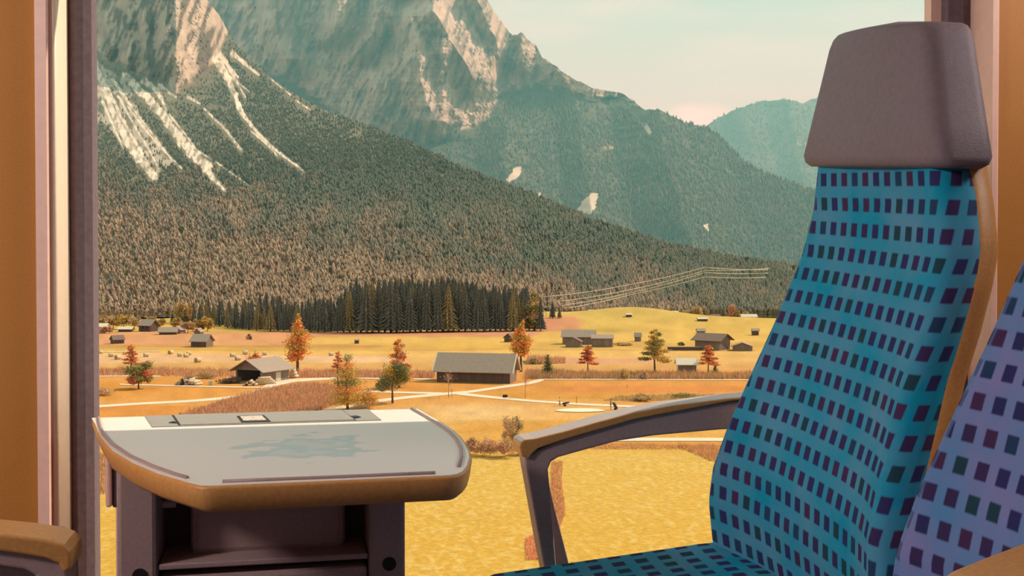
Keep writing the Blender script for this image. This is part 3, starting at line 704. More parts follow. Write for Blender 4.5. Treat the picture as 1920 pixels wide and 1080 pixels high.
PINKB = [(0.50, 0.27, 0.18), (0.42, 0.22, 0.14), (0.58, 0.34, 0.22), (0.33, 0.18, 0.11)]
TAN = [(0.42, 0.29, 0.15), (0.50, 0.34, 0.19), (0.34, 0.25, 0.12)]
def tree(name, label, px, py, hpx, wpx, shape, pal, n=1500, trunk=0.22, cat='tree', seed=0, leaf=0.32, group=None, bark=True, limbs=5, D=None):
    rs = np.random.RandomState(seed + int(px)); p = gD(px, D) if D else gp(px, py); s = ppm(p); H = hpx / s; Wd = wpx / s / 2 * 1.22
    t = thing(name, label, cat, p, rs.rand() * 0.4, group)
    if bark:
        V, F = trunk_mesh(H, max(0.05, H * 0.022), rs, limbs, 0.3, 0.28); mk('trunk', V, F, M['bark'], t)
    z0 = H * trunk; hc = H - z0; B = []
    if shape == 'round':
        B.append((0, 0, z0 + hc * .5, Wd * .72, Wd * .72, hc * .42, 0))
        for i in range(9):
            a = i * 2.4; q = rs.rand(); B.append((math.cos(a) * Wd * .55, math.sin(a) * Wd * .55, z0 + hc * (.2 + .6 * q), Wd * .42, Wd * .42, hc * .2, i % len(pal)))
    elif shape == 'column':
        for i in range(9):
            f = i / 8; rr = Wd * (0.55 + 0.5 * math.sin(math.pi * min(1, f * .9 + .18))) * (1 - .62 * max(0, f - .45) / .55)
            B.append((rs.normal() * Wd * .1, rs.normal() * Wd * .1, z0 + hc * (.08 + .84 * f), rr, rr, hc * .11, i % len(pal)))
    elif shape == 'cone':
        for i in range(8):
            f = i / 7; rr = Wd * (1.0 - .72 * f ** 1.6); B.append((0, 0, z0 + hc * (.06 + .88 * f), rr, rr, hc * .10, i % len(pal)))
    elif shape == 'tiers':          # open crown of separate sprays
        B.append((0, 0, z0 + hc * .45, Wd * .4, Wd * .4, hc * .40, 0))
        for i in range(16):
            f = i / 15; a = i * 2.4; rr = Wd * (.95 - .72 * f ** 1.2)
            B.append((math.cos(a) * rr * .62, math.sin(a) * rr * .62, z0 + hc * (.08 + .84 * f), rr * .42 + .12 * Wd, rr * .42 + .12 * Wd, hc * .065, i % len(pal)))
    elif shape == 'bush':
        for i in range(11):
            a = i * 2.4; q = rs.rand(); B.append((math.cos(a) * Wd * .62 * (i / 10), math.sin(a) * Wd * .62 * (i / 10), H * (.28 + .35 * q * (1 - i / 14)), Wd * .42, Wd * .42, H * .30, i % len(pal)))
    V, F, Cc = leaf_cloud(B, int(n * 2.0), leaf * .78, pal, rs); V[:, 2] = np.maximum(V[:, 2], 0.02)
    o = mk('crown', V, F, M['leaf'], t, col=Cc)
    return t
tree('autumn_tree', 'tall columnar orange tree beside the open log barn', 558, 697, 109, 44, 'column', [ORANGE, ORANGE, GOLD], 2600, .18, leaf=.36)
tree('autumn_tree', 'tall orange tree behind the right end of the long barn', 977, 697, 97, 38, 'column', [ORANGE, GOLD, ORANGE], 2400, .30, leaf=.36)
tree('broadleaf_tree', 'open red leaved tree standing behind the dense dark tree at the left', 246, 696, 52, 30, 'tiers', [RED, ORANGE], 900, .18, leaf=.30)
tree('broadleaf_tree', 'dense squat tree, green at one side and rust at the other, on the left meadow', 260, 729, 56, 50, 'round', [GREEN, RED, GREEN, RED], 2200, .06, leaf=.30)
tree('broadleaf_tree', 'tall olive and orange tree rising behind the far edge of the table', 652, 768, 102, 74, 'cone', [GOLD, GOLD, ORANGE, GREEN], 3000, .10, leaf=.24)
tree('broadleaf_tree', 'small red crowned tree behind the tall olive tree', 634, 735, 78, 26, 'tiers', [RED, ORANGE], 500, .45, leaf=.26)
tree('broadleaf_tree', 'round green tree with bare dark trunk beside the gravel path', 736, 756, 82, 64, 'round', [GREEN, GREEN, DGREEN, GOLD], 3400, .17, leaf=.26)
tree('autumn_tree', 'peach coloured tree behind the round green tree', 748, 727, 95, 48, 'tiers', [ORANGE, PINKB, RED], 1900, .12, leaf=.32)
tree('conifer_tree', 'small dark green pointed tree right of the long barn', 1027, 707, 42, 24, 'cone', [DGREEN, GREEN], 900, .04, leaf=.28)
tree('broadleaf_tree', 'small red tree in front of the twin barns', 1102, 698, 52, 36, 'tiers', [RED, RED, ORANGE], 1200, .24, leaf=.30)
tree('broadleaf_tree', 'large olive and gold tree left of the pale roofed shed', 1228, 702, 88, 56, 'tiers', [GOLD, GREEN, GOLD], 2400, .22, leaf=.32)
tree('broadleaf_tree', 'orange red tree right of the pale roofed shed', 1328, 699, 54, 38, 'tiers', [RED, ORANGE, RED], 1200, .22, leaf=.30)
tree('conifer_tree', 'tiny dark green tree beside the orange red tree', 1341, 703, 19, 13, 'cone', [DGREEN, GREEN], 300, .04, leaf=.26)
tree('broadleaf_tree', 'small rust red tree rising behind the roof of the open log barn', 478, 690, 40, 32, 'bush', [RED, ORANGE], 900, .1, leaf=.34)
tree('shrub', 'dark round shrub standing alone before the dark wood', 467, 637, 13, 11, 'bush', [DGREEN, PINKB], 250, .1, 'bush', leaf=.5, bark=False)
tree('shrub', 'small brown shrub showing over the roof of the long barn', 879, 689, 33, 16, 'bush', [TAN, GOLD], 400, .1, 'bush', leaf=.34, bark=False)
tree('shrub', 'tall bushy orange shrub standing above the bush clump right of the table', 960, 836, 61, 40, 'round', [PINKB, TAN, GREEN], 2000, .02, 'bush', leaf=.16)
for q, (x, y, h, w, pal_, lab) in enumerate([(885, 852, 42, 36, PINKB, 'rosy bush at the left end of the clump right of the table'), (912, 855, 46, 44, PINKB, 'rosy bush in the middle of the clump right of the table'), (946, 857, 50, 52, PINKB, 'rosy bush under the tall orange shrub'), (982, 852, 44, 40, TAN, 'brown bush against the front end of the window armrest')]):
    tree('bush', lab, x, y, h, w, 'bush', [pal_, PINKB, OLIVE], 1500, 0, 'bush', leaf=.15, bark=False)
tree('bush', 'orange brown bush at the foot of the tall olive tree', 690, 765, 46, 48, 'bush', [PINKB, GOLD, ORANGE], 1500, 0, 'bush', leaf=.2, bark=False)
tree('bush', 'olive bush on the slope left of the armrest', 1203, 752, 17, 44, 'bush', [OLIVE, TAN], 900, 0, 'bush', leaf=.22, bark=False)
tree('bush', 'flat olive bush just above the armrest top', 1285, 747, 14, 50, 'bush', [OLIVE, GREEN], 900, 0, 'bush', leaf=.22, bark=False)
tree('bush', 'greyish brown bush at the left edge of the meadow', 192, 741, 19, 52, 'bush', [TAN, PINKB], 900, 0, 'bush', leaf=.22, bark=False)
tree('bush', 'olive brown bush between the reeds and the log pile', 388, 709, 17, 50, 'bush', [TAN, OLIVE, PINKB], 900, 0, 'bush', leaf=.26, bark=False)
tree('bush', 'tan bush in the reed strip left of the gold tree', 1170, 711, 24, 20, 'bush', [TAN, GOLD], 500, 0, 'bush', leaf=.26, bark=False)
tree('bush', 'rusty bush in the reed strip below the gold tree', 1208, 711, 20, 18, 'bush', [PINKB, TAN], 450, 0, 'bush', leaf=.26, bark=False)
tree('bush', 'dark low bush behind the barn corner at the orange tree', 1000, 682, 11, 40, 'bush', [OLIVE, DGREEN], 500, 0, 'bush', leaf=.3, bark=False)
tree('bush', 'round dark bush before the big gabled barn', 1277, 648, 9, 13, 'bush', [DGREEN, OLIVE], 250, 0, 'bush', leaf=.4, bark=False)
tree('bush', 'low olive bush right of the twin barns', 1168, 648, 8, 40, 'bush', [OLIVE, TAN], 400, 0, 'bush', leaf=.4, bark=False)
for q, (x, y, h, w, lab) in enumerate([(841, 745, 52, 36, 'thin bare sapling in front of the long barn'), (985, 746, 50, 28, 'thin reddish sapling right of the long barn')]):
    rs = np.random.RandomState(q + 5); p = gp(x, y); s = ppm(p); t = thing('sapling', lab, 'tree', p); V, F = trunk_mesh(h / s, .07, rs, 16, .42, .42); mk('trunk', V, F, M['twig'], t)
    V, F, Cc = leaf_cloud([(0, 0, h / s * .72, w / s * .42, w / s * .42, h / s * .26, 0)], 70, .16, [PINKB if q == 0 else RED], rs); mk('crown', V, F, M['leaf'], t, col=Cc)
# autumn trees around the hamlet, far left, and the village, far right
HAM = [(185, 618, 30, 34, TAN, 'pale tan tree at the far left by the window edge'), (212, 617, 30, 26, TAN, 'tan tree behind the white walled house'), (232, 618, 32, 26, GOLD, 'gold tree behind the small dark shed'), (252, 618, 26, 24, TAN, 'tan tree next to the gold one in the hamlet'),
       (283, 612, 22, 20, OLIVE, 'olive tree behind the brown hamlet house'), (300, 616, 20, 20, GOLD, 'small gold tree right of the brown hamlet house'), (336, 606, 46, 22, TAN, 'tall tan tree, left of a pair before the dark wood'), (350, 606, 46, 22, TAN, 'tall tan tree, right of a pair before the dark wood'),
       (330, 618, 24, 18, GOLD, 'small gold tree under the tall tan pair'), (352, 624, 22, 26, PINKB, 'rounded rosy tree under the tall tan pair'), (374, 621, 24, 20, OLIVE, 'olive tree at the left end of the dark wood'), (389, 621, 28, 22, GOLD, 'gold olive tree against the left end of the dark wood'), (198, 625, 14, 22, PINKB, 'low rosy tree beside the white walled house')]
for q, (x, y, h, w, pa, lab) in enumerate(HAM):
    tree('broadleaf_tree', lab, x, y, h, w, 'round', [pa, pa, OLIVE], 700, .1, leaf=.62, seed=q, group='autumn trees around the hamlet')
VIL = [(1288, 592, 14, 14, TAN, 'low tan tree left of the pale village pair'), (1303, 592, 18, 14, TAN, 'tan tree beside the tall pale village tree'), (1311, 592, 24, 15, TAN, 'tallest pale tree in the village at the right'), (1372, 592, 26, 14, PINKB, 'brown tree before the dark hill in the village'), (1383, 593, 15, 12, OLIVE, 'small olive tree right of the brown village tree'), (1398, 593, 13, 12, TAN, 'small tan tree left of the last village house')]
for q, (x, y, h, w, pa, lab) in enumerate(VIL):
    tree('broadleaf_tree', lab, x, y, h + 6, w, 'round', [pa], 450, .08, leaf=.7, seed=q + 40, D=575, group='trees in the far village')

# ---- the dark wood: every spruce a tree of its own
rs = np.random.RandomState(11)
def spruce_mesh(seed, warm):
    r = np.random.RandomState(seed); V = []; F = []; Cc = []; T = 12; K = 8
    for i in range(6):
        a = 6.283 * i / 6; V.append((.02 * math.cos(a), .02 * math.sin(a), 0)); Cc.append((.1, .06, .04))
    for i in range(6):
        a = 6.283 * i / 6; V.append((.02 * math.cos(a), .02 * math.sin(a), .25)); Cc.append((.1, .06, .04))
    for i in range(6): F.append((i, (i + 1) % 6, 6 + (i + 1) % 6, 6 + i))
    for k in range(T):
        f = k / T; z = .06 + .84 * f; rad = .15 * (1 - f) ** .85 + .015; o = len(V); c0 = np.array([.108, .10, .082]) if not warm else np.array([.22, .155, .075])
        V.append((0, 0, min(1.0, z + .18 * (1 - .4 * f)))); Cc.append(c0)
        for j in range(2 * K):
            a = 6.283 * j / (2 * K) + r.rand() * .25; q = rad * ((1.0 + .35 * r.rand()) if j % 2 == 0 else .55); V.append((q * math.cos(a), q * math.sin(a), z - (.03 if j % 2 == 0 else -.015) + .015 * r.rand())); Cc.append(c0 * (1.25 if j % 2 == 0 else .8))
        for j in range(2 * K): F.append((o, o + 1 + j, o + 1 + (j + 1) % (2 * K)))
    return V, F, np.array(Cc)
protos = []
for i in range(5):
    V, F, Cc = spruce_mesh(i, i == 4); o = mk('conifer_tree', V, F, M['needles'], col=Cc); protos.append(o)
TOPS = [(300, 588), (335, 575), (352, 566), (400, 562), (440, 556), (500, 552), (560, 560), (620, 552), (640, 545), (655, 530), (700, 522), (745, 518), (800, 522), (830, 514), (860, 518), (900, 530), (950, 534), (985, 538), (1016, 548)]
BASEY = [(300, 606), (360, 607), (430, 616), (480, 621), (560, 623), (700, 625), (1016, 621)]
spots = []
for row, (back, dens) in enumerate(((0, 1.0), (18, 1.0), (38, .9), (64, .9))):
    x = 322 + rs.rand() * 6 + row * 6
    while x < 1014:
        spots.append((x, row, back)); x += (9.4 + 3.0 * rs.rand()) * (1.2 if x < 640 else 1)
used = [False] * 5
def plant(x, D_, base, h, label, group):
    i = 4 if rs.rand() < .16 else rs.randint(0, 4)
    if not used[i]: o = protos[i]; used[i] = True
    else:
        o = protos[i].copy(); COL.objects.link(o)
    o.location = tuple(map(float, base)); wd = h * rs.uniform(.85, 1.25); o.scale = (wd, wd, h); o.rotation_euler = (0, 0, rs.rand() * 6.28)
    return tag(o, label, 'tree', group)
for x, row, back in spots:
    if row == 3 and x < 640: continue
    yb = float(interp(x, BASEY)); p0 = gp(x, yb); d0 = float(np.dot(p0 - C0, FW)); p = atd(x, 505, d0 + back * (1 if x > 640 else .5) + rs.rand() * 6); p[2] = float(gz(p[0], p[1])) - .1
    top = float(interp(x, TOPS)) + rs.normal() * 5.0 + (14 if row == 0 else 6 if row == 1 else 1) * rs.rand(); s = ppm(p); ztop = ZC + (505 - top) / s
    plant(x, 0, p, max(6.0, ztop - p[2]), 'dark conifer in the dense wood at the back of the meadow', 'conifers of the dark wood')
for x, yb, top, lab in ((1036, 597, 562, 'lone dark conifer right of the dark wood, taller of two'), (1049, 597, 572, 'small dark conifer right of the dark wood, lower of two')):
    p = gp(x, yb); plant(x, 0, p, (yb - top) / ppm(p), lab, 'conifers beside the dark wood')
tree('broadleaf_tree', 'olive gold tree at the right end of the dark wood', 1002, 620, 80, 34, 'column', [OLIVE, GREEN, TAN], 1500, .05, leaf=.62)

# ================================================================== BARNS AND HOUSES
M['wood_dark'] = mat_planks('weathered_boards', (0.15, 0.095, 0.075), (0.085, 0.055, 0.045))
M['wood_grey'] = mat_planks('grey_boards', (0.27, 0.19, 0.15), (0.17, 0.12, 0.095))
M['roof'] = mat('shingle_roof', (0.34, 0.25, 0.20), 0.85, 0.2, 0.10, 2.5)
M['roof_dark'] = mat('dark_roof', (0.19, 0.125, 0.10), 0.85, 0.2, 0.12, 2.5)
M['roof_pale'] = mat('pale_tin_roof', (0.62, 0.51, 0.40), 0.5, 0.4, 0.05, 1.5)
M['plaster'] = mat('plaster_wall', (0.62, 0.50, 0.38), 0.9, 0.1, 0.05, 1.5)
M['inside'] = mat('barn_inside', (0.06, 0.04, 0.035), 0.9, 0.1, 0.2, 2.0)
M['log'] = mat('peeled_log', (0.62, 0.46, 0.30), 0.8, 0.2, 0.15, 3.0)
M['log_dark'] = mat('bark_log', (0.17, 0.10, 0.07), 0.9, 0.1, 0.2, 3.0)
def barn(name, label, cat, cx, cy, L, B, hw, hr, rot, wall='wood_dark', roof='roof', over=0.7, trim=None, open_gable=False, door=None, gable=None, group=None, windows=0, D=None):
    """ridge along local x; L length, B depth, hw wall height, hr roof rise; (cx, cy) = middle of the foot in the frame"""
    p = gD(cx, D) if D else gp(cx, cy); t = thing(name, label, cat, p, rot, group); l, b = L / 2, B / 2
    V = [(-l, -b, -.4), (l, -b, -.4), (l, b, -.4), (-l, b, -.4), (-l, -b, hw), (l, -b, hw), (l, b, hw), (-l, b, hw), (-l, 0, hw + hr), (l, 0, hw + hr)]
    F = [(0, 1, 5, 4), (2, 3, 7, 6), (1, 2, 6, 9, 5), (0, 3, 2, 1)]
    if open_gable:
        # the left gable stands open: posts, a lintel board and the dark inside show
        V += [(-l + .01, -b + .5, -.4), (-l + .01, b - .5, -.4), (-l + .01, b - .5, hw - .2), (-l + .01, -b + .5, hw - .2), (l - .6, -b + .5, -.4), (l - .6, b - .5, -.4), (l - .6, b - .5, hw - .2), (l - .6, -b + .5, hw - .2)]
        F += [(0, 4, 13, 10), (3, 11, 12, 7), (4, 8, 7, 12, 13)]
        o = mk('wall', V, F, M[wall], t)
        mk('inside_wall', V, [(10, 13, 17, 14), (11, 15, 16, 12), (14, 17, 16, 15), (13, 12, 16, 17), (10, 14, 15, 11)], M['inside'], t)
    else:
        F.append((0, 4, 8, 7, 3)); o = mk('wall', V, F, M[wall], t)
    e = over; sl = hr / b; th = .16
    for s in (-1, 1):
        x0, x1 = -l - e, l + e; yo = s * (b + e); zo = hw - sl * e; zr = hw + hr
        V = [(x0, 0, zr + .02), (x1, 0, zr + .02), (x1, yo, zo), (x0, yo, zo), (x0, 0, zr + th), (x1, 0, zr + th), (x1, yo, zo + th), (x0, yo, zo + th)]
        F = [(0, 1, 2, 3), (4, 7, 6, 5), (0, 4, 5, 1), (1, 5, 6, 2), (2, 6, 7, 3), (3, 7, 4, 0)]
        r_ = mk('roof', V, F, M[roof], t)
        bm = bmesh.new(); bm.from_mesh(r_.data); bmesh.ops.recalc_face_normals(bm, faces=bm.faces[:]); bm.to_mesh(r_.data); bm.free()
        if trim:
            for xe in (x0, x1):
                q = .12; V = [(xe - q, 0, zr - .1), (xe + q, 0, zr - .1), (xe + q, yo, zo - .1), (xe - q, yo, zo - .1), (xe - q, 0, zr + th + .06), (xe + q, 0, zr + th + .06), (xe + q, yo, zo + th + .06), (xe - q, yo, zo + th + .06)]
                b_ = mk('barge_board', V, F, M[trim], t)
                bm = bmesh.new(); bm.from_mesh(b_.data); bmesh.ops.recalc_face_normals(bm, faces=bm.faces[:]); bm.to_mesh(b_.data); bm.free()
    if gable:
        for s in (-1, 1): mk('gable_wall', [(s * (l + .03), -b, 0), (s * (l + .03), b, 0), (s * (l + .03), b, hw), (s * (l + .03), 0, hw + hr), (s * (l + .03), -b, hw)], [(0, 1, 2, 3, 4) if s > 0 else (4, 3, 2, 1, 0)], M[gable], t)
    if door:
        dx, dw, dh = door; box('door', dx - dw / 2, dx + dw / 2, -b - .08, -b + .02, 0, dh, M['plaster'] if wall != 'plaster' else M['wood_grey'], t)
    for i in range(windows):
        x = -l + L * (i + 1) / (windows + 1); box('window', x - .45, x + .45, -b - .05, -b + .02, hw * .4, hw * .4 + .9, M['inside'], t)
    return t
R_ = math.radians
barn('barn', 'open wooden log barn with overhanging grey roof on the left meadow', 'barn', 492, 713, 8.4, 7.2, 2.7, 1.9, R_(50), 'wood_grey', 'roof', 1.0, None, True, (0.8, 1.6, 1.9))
barn('barn', 'long dark barn with shingled roof and pale barge boards in the middle of the meadow', 'barn', 894, 715, 15.6, 6.0, 2.9, 2.9, R_(-25), 'wood_dark', 'roof', .8, 'roof_pale', gable='wood_grey')
barn('barn', 'small barn with dark front alone in the left hay meadow', 'barn', 379, 650, 5.0, 4.2, 2.0, 1.7, R_(-26), 'wood_dark', 'roof', .5, gable='wood_grey')
barn('shed', 'tiny dark shed at the edge of the pink grass at the far left', 'shed', 220, 644, 3.4, 2.6, 1.4, 1.1, R_(30), 'wood_dark', 'roof_dark', .3)
barn('shed', 'tiny square hut before the dark wood', 'shed', 669, 644, 1.3, 1.2, 1.0, .25, R_(-10), 'wood_dark', 'roof', .12)
barn('shed', 'small dark shed left of the orange tree behind the long barn', 'shed', 955, 641, 2.8, 2.6, 1.6, 1.1, R_(60), 'wood_dark', 'roof_dark', .35)
barn('barn', 'long grey barn, rear one of the twin barns at the right', 'barn', 1085, 645, 9.8, 4.6, 2.6, 1.7, R_(-20), 'wood_grey', 'roof', .5)
barn('barn', 'grey barn with slanting roof, right one of the twin barns', 'barn', 1129, 650, 6.2, 4.2, 2.7, .9, R_(-14), 'wood_grey', 'roof', .4)
barn('shed', 'low gabled shed built on the front of the twin barns', 'shed', 1076, 650.5, 4.0, 4.6, 1.7, 1.2, R_(68), 'wood_grey', 'roof_dark', .3)
barn('shed', 'small upright grey hut right of the twin barns', 'shed', 1196, 640, 2.0, 1.8, 1.7, 1.0, R_(-22), 'wood_grey', 'roof', .25)
barn('barn', 'big gabled barn with dark roof at the right edge of the meadow', 'barn', 1336, 655, 8.0, 6.4, 3.1, 1.5, R_(-52), 'wood_grey', 'roof_dark', 1.0)
barn('shed', 'low flat gabled shed right of the big barn', 'shed', 1392, 657, 4.0, 5.6, 1.3, 1.0, R_(66), 'wood_grey', 'roof', .5)
barn('shed', 'pale roofed shed beside the orange red tree', 'shed', 1287, 698, 4.0, 3.2, 2.1, 1.0, R_(-14), 'wood_grey', 'roof_pale', .55, gable='roof_pale')
barn('shed', 'tiny hut on top of the grassy mound', 'shed', 1179, 599.5, 2.4, 1.8, 1.0, .4, R_(-10), 'wood_dark', 'roof_pale', .3)
barn('shed', 'small grey hut on the slope above the big barn', 'shed', 1314, 625, 2.8, 2.2, 1.0, .7, R_(-12), 'wood_grey', 'roof', .3)
barn('shed', 'small dark hut farthest right on the meadow', 'shed', 1416, 628.5, 2.4, 2.2, 1.7, .6, R_(-30), 'wood_dark', 'roof', .3)
barn('shed', 'flat long hut on the far meadow under the village trees', 'shed', 1317, 602, 4.2, 2.4, 1.0, .5, R_(-10), 'wood_dark', 'roof_pale', .3)
barn('house', 'white walled house at the left window edge', 'house', 184, 624, 7.0, 5.0, 2.4, 1.0, R_(-10), 'plaster', 'roof_pale', .4, windows=2)
barn('house', 'brown house with pale roof between the hamlet trees', 'house', 279, 621, 5.6, 4.5, 2.6, 1.8, R_(-36), 'wood_dark', 'roof', .6, windows=2)
barn('house', 'low pale roofed house left of the brown house', 'house', 236, 622, 4.8, 3.0, 1.1, .7, R_(-6), 'wood_dark', 'roof_pale', .4)
barn('house', 'long low hamlet house with brown roof', 'house', 316, 627, 6.0, 3.4, 1.2, 1.3, R_(-4), 'wood_dark', 'roof', .5)
barn('house', 'small pale gabled house right of the long low hamlet house', 'house', 336, 625, 3.2, 3.2, 1.5, 1.2, R_(60), 'wood_grey', 'roof', .4)
barn('house', 'tiny rosy gabled hut under the rosy hamlet tree', 'house', 373, 626, 3.0, 2.2, .9, 1.1, R_(70), 'wood_grey', 'roof', .3)
for x, y, l, lab in ((1115, 589, 6.0, 'pale flat village house left of the mound top'), (1140, 589, 4.5, 'pale flat village house just beside the mound top'), (1260, 590, 6.0, 'white village house right of the mound'), (1341, 596, 4.6, 'dark roofed village house with pale gable'), (1404, 595, 8.0, 'long white village house beside the seat back')):
    barn('house', lab, 'house', x, y, l, 4.0, 3.0 - (y - 590) * .25, 1.2, R_(-12), 'plaster', 'roof_pale' if 'dark' not in lab else 'roof_dark', .4, windows=2, D=568)
# feed trough / stacked timber wall beside the big barn
p = gp(1285, 657); t = thing('log_stack', 'long low dark stack of boards in front of the big gabled barn', 'log stack', p, R_(-12)); s = ppm(p)
box('board_wall', -33 / s, 33 / s, -.5, .5, -.2, .95, M['wood_dark'], t, .04); box('cover_board', -34 / s, 34 / s, -.65, .65, .95, 1.05, M['wood_grey'], t)

def cyl_between(name, a, b, r, m, parent=None, sides=10): return tube(name, [a, b], [r, r], m, parent, sides, False)
# ---- log piles
def log(px, py, dz, length, r, ang, m, label, group, tilt=0.0):
    p = gp(px, py); t = thing('log', label, 'log', (p[0], p[1], p[2] + dz), ang, group); h = length / 2
    tube('log_body', [(-h, 0, r), (-h * .3, 0, r * 1.02), (h * .4, 0, r), (h, 0, r * .97 + tilt)], [r * .98, r, r * .98, r * .92], M[m], t, 10)
    tube('cut_end', [(-h - .02, 0, r), (-h + .02, 0, r)], [r * .9, r * .9], M['log'], t, 10)
rs = np.random.RandomState(3)
for ly, n in [(0, 6), (1, 5), (2, 3), (3, 2)]:
    for i in range(n):
        x = 336 + (i + ly * .5) * 7.2 + rs.normal() * .6
        log(x, 720.5 + rs.rand() * 1.6, ly * .40, 2.3 + rs.rand() * .9, .25 + .05 * rs.rand(), R_(62) + rs.normal() * .16, 'log' if (i >= n - 2 and ly < 3) else 'log_dark', 'felled log in the low pile on the grass left of the open barn', 'logs of the left pile')
for ly in range(4):
    for i in range(4 - ly):
        log(486 + i * 6.2 + ly * 3.4, 721.5 - i * .4, ly * .40, 2.6 + rs.rand() * .5, .24, R_(24) + rs.normal() * .06, 'log', 'pale log in the heap before the open barn front', 'pale logs at the barn front')
for i in range(5):
    log(461 + i * 5.0, 723 - abs(i - 2) * .2, (2 - abs(i - 2)) * .36, 1.8, .25, R_(75) + rs.normal() * .12, 'log' if i > 1 else 'log_dark', 'short log leaning in the heap left of the pale logs', 'logs heaped at the barn corner')
for ly in range(3):
    for i in range(3 - ly): log(547 + i * 4 + ly * 2, 708.5, ly * .66, 1.6, .36, R_(70) + rs.normal() * .1, 'log', 'thick pale log stacked at the right end of the open barn', 'logs at the right barn end')
p = gp(395, 722.5); t = thing('chest', 'small pale green box standing right of the left log pile', 'box', p, .2); box('body', -.35, .35, -.3, .3, 0, .9, mat('pale_green', (.42, .44, .28), .7), t, .03); box('lid', -.38, .38, -.33, .33, .9, .98, M['roof_pale'], t)
p = gp(430, 719); rs = np.random.RandomState(8); V, F, Cc = leaf_cloud([(0, 0, .5, 2.6, 1.3, .7, 0), (1.2, 0, .8, 1.2, 1.0, .7, 0)], 900, .3, [[(.10, .06, .05), (.14, .08, .06)]], rs); V[:, 2] = np.maximum(V[:, 2], 0)
o = mk('brushwood', V, F, M['leaf'], col=Cc); o.location = tuple(map(float, p)); tag(o, 'dark heap of brushwood left of the open log barn', 'brushwood', kind='stuff')

# ---- round hay bales
M['hay'] = mat('baled_hay', (0.60, 0.45, 0.28), .95, .05, .15, 6, .5, 30)
M['hay_end'] = mat('bale_end', (0.42, 0.27, 0.15), .95, .05, .2, 8, .5, 30)
ORD = ['first', 'second', 'third', 'fourth', 'fifth', 'sixth', 'seventh', 'eighth', 'ninth', 'tenth', 'eleventh', 'twelfth', 'thirteenth', 'fourteenth', 'fifteenth', 'sixteenth']
BALES = sorted([(189, 663, 6), (208, 669, 8), (221, 674, 9), (234, 664.5, 6), (274, 669, 7.5), (320, 664, 7.5), (337, 668.5, 7.5), (349, 670, 7), (354, 666, 7), (371, 679.5, 9.5), (436, 669, 7), (446, 675.5, 8), (460, 664.5, 7.5), (496, 666, 7), (518, 674.5, 7.5), (621, 667, 6.5)])
NOTE = {0: 'the one nearest the window edge', 3: 'half hidden by the red leaved tree', 9: 'the largest, in front of the small barn', 15: 'alone right of the columnar orange tree'}
for i, (x, y, hp) in enumerate(BALES):
    p = gp(x, y); r = hp / ppm(p) / 2; an = [0.7, .2, .9, .3, .4, 1.0, .2, .5, .3, .8, .4, .5, .2, .1, .5, .3][i]
    t = thing('hay_bale', f'round hay bale on the raked meadow, {NOTE.get(i, ORD[i] + " bale from the left")}', 'hay bale', p, an, 'round hay bales on the meadow'); h = r * 1.1
    tube('roll', [(-h, 0, r), (-h * .9, 0, r), (h * .9, 0, r), (h, 0, r)], [r * .95, r, r, r * .95], M['hay'], t, 18)
    tube('bale_end', [(-h - .02, 0, r), (-h + .03, 0, r)], [r * .93, r * .93], M['hay_end'], t, 18)

# ---- posts and little signs on the golf course
def post(px, py, hpx, label, m, head=None, name='post'):
    p = gp(px, py); h = hpx / ppm(p); t = thing(name, label, name.replace('_', ' '), p); tube('pole', [(0, 0, 0), (0, 0, h)], .045, M[m], t, 6)
    if head: box('board', -head[0] / 2, head[0] / 2, -.05, .05, h - head[1], h, M[head[2]], t, .01)
post(847, 745, 17, 'thin path marker post beside the bare sapling', 'wood_dark', (.3, .35, 'roof_pale'), 'marker_post')
post(823, 750, 6, 'short white tee marker on the putting green', 'white', (.35, .25, 'white'), 'tee_marker')
post(947, 746, 6, 'small dark sign board standing in the grass', 'black', (.9, .5, 'black'), 'sign_board')
post(1081, 757, 14, 'thin stick standing behind the golf trolley', 'wood_dark', None, 'marker_post')
post(1176, 727, 6, 'short stake on the fairway at the right', 'wood_dark', None, 'stake')
post(559, 722, 7, 'short dark stake beside the curving path', 'wood_dark', None, 'stake')
post(575, 727, 5, 'lowest stake at the bend of the curving path', 'wood_dark', None, 'stake')
post(596, 709, 10, 'thin stake in the reeds right of the orange tree', 'wood_dark', None, 'stake')

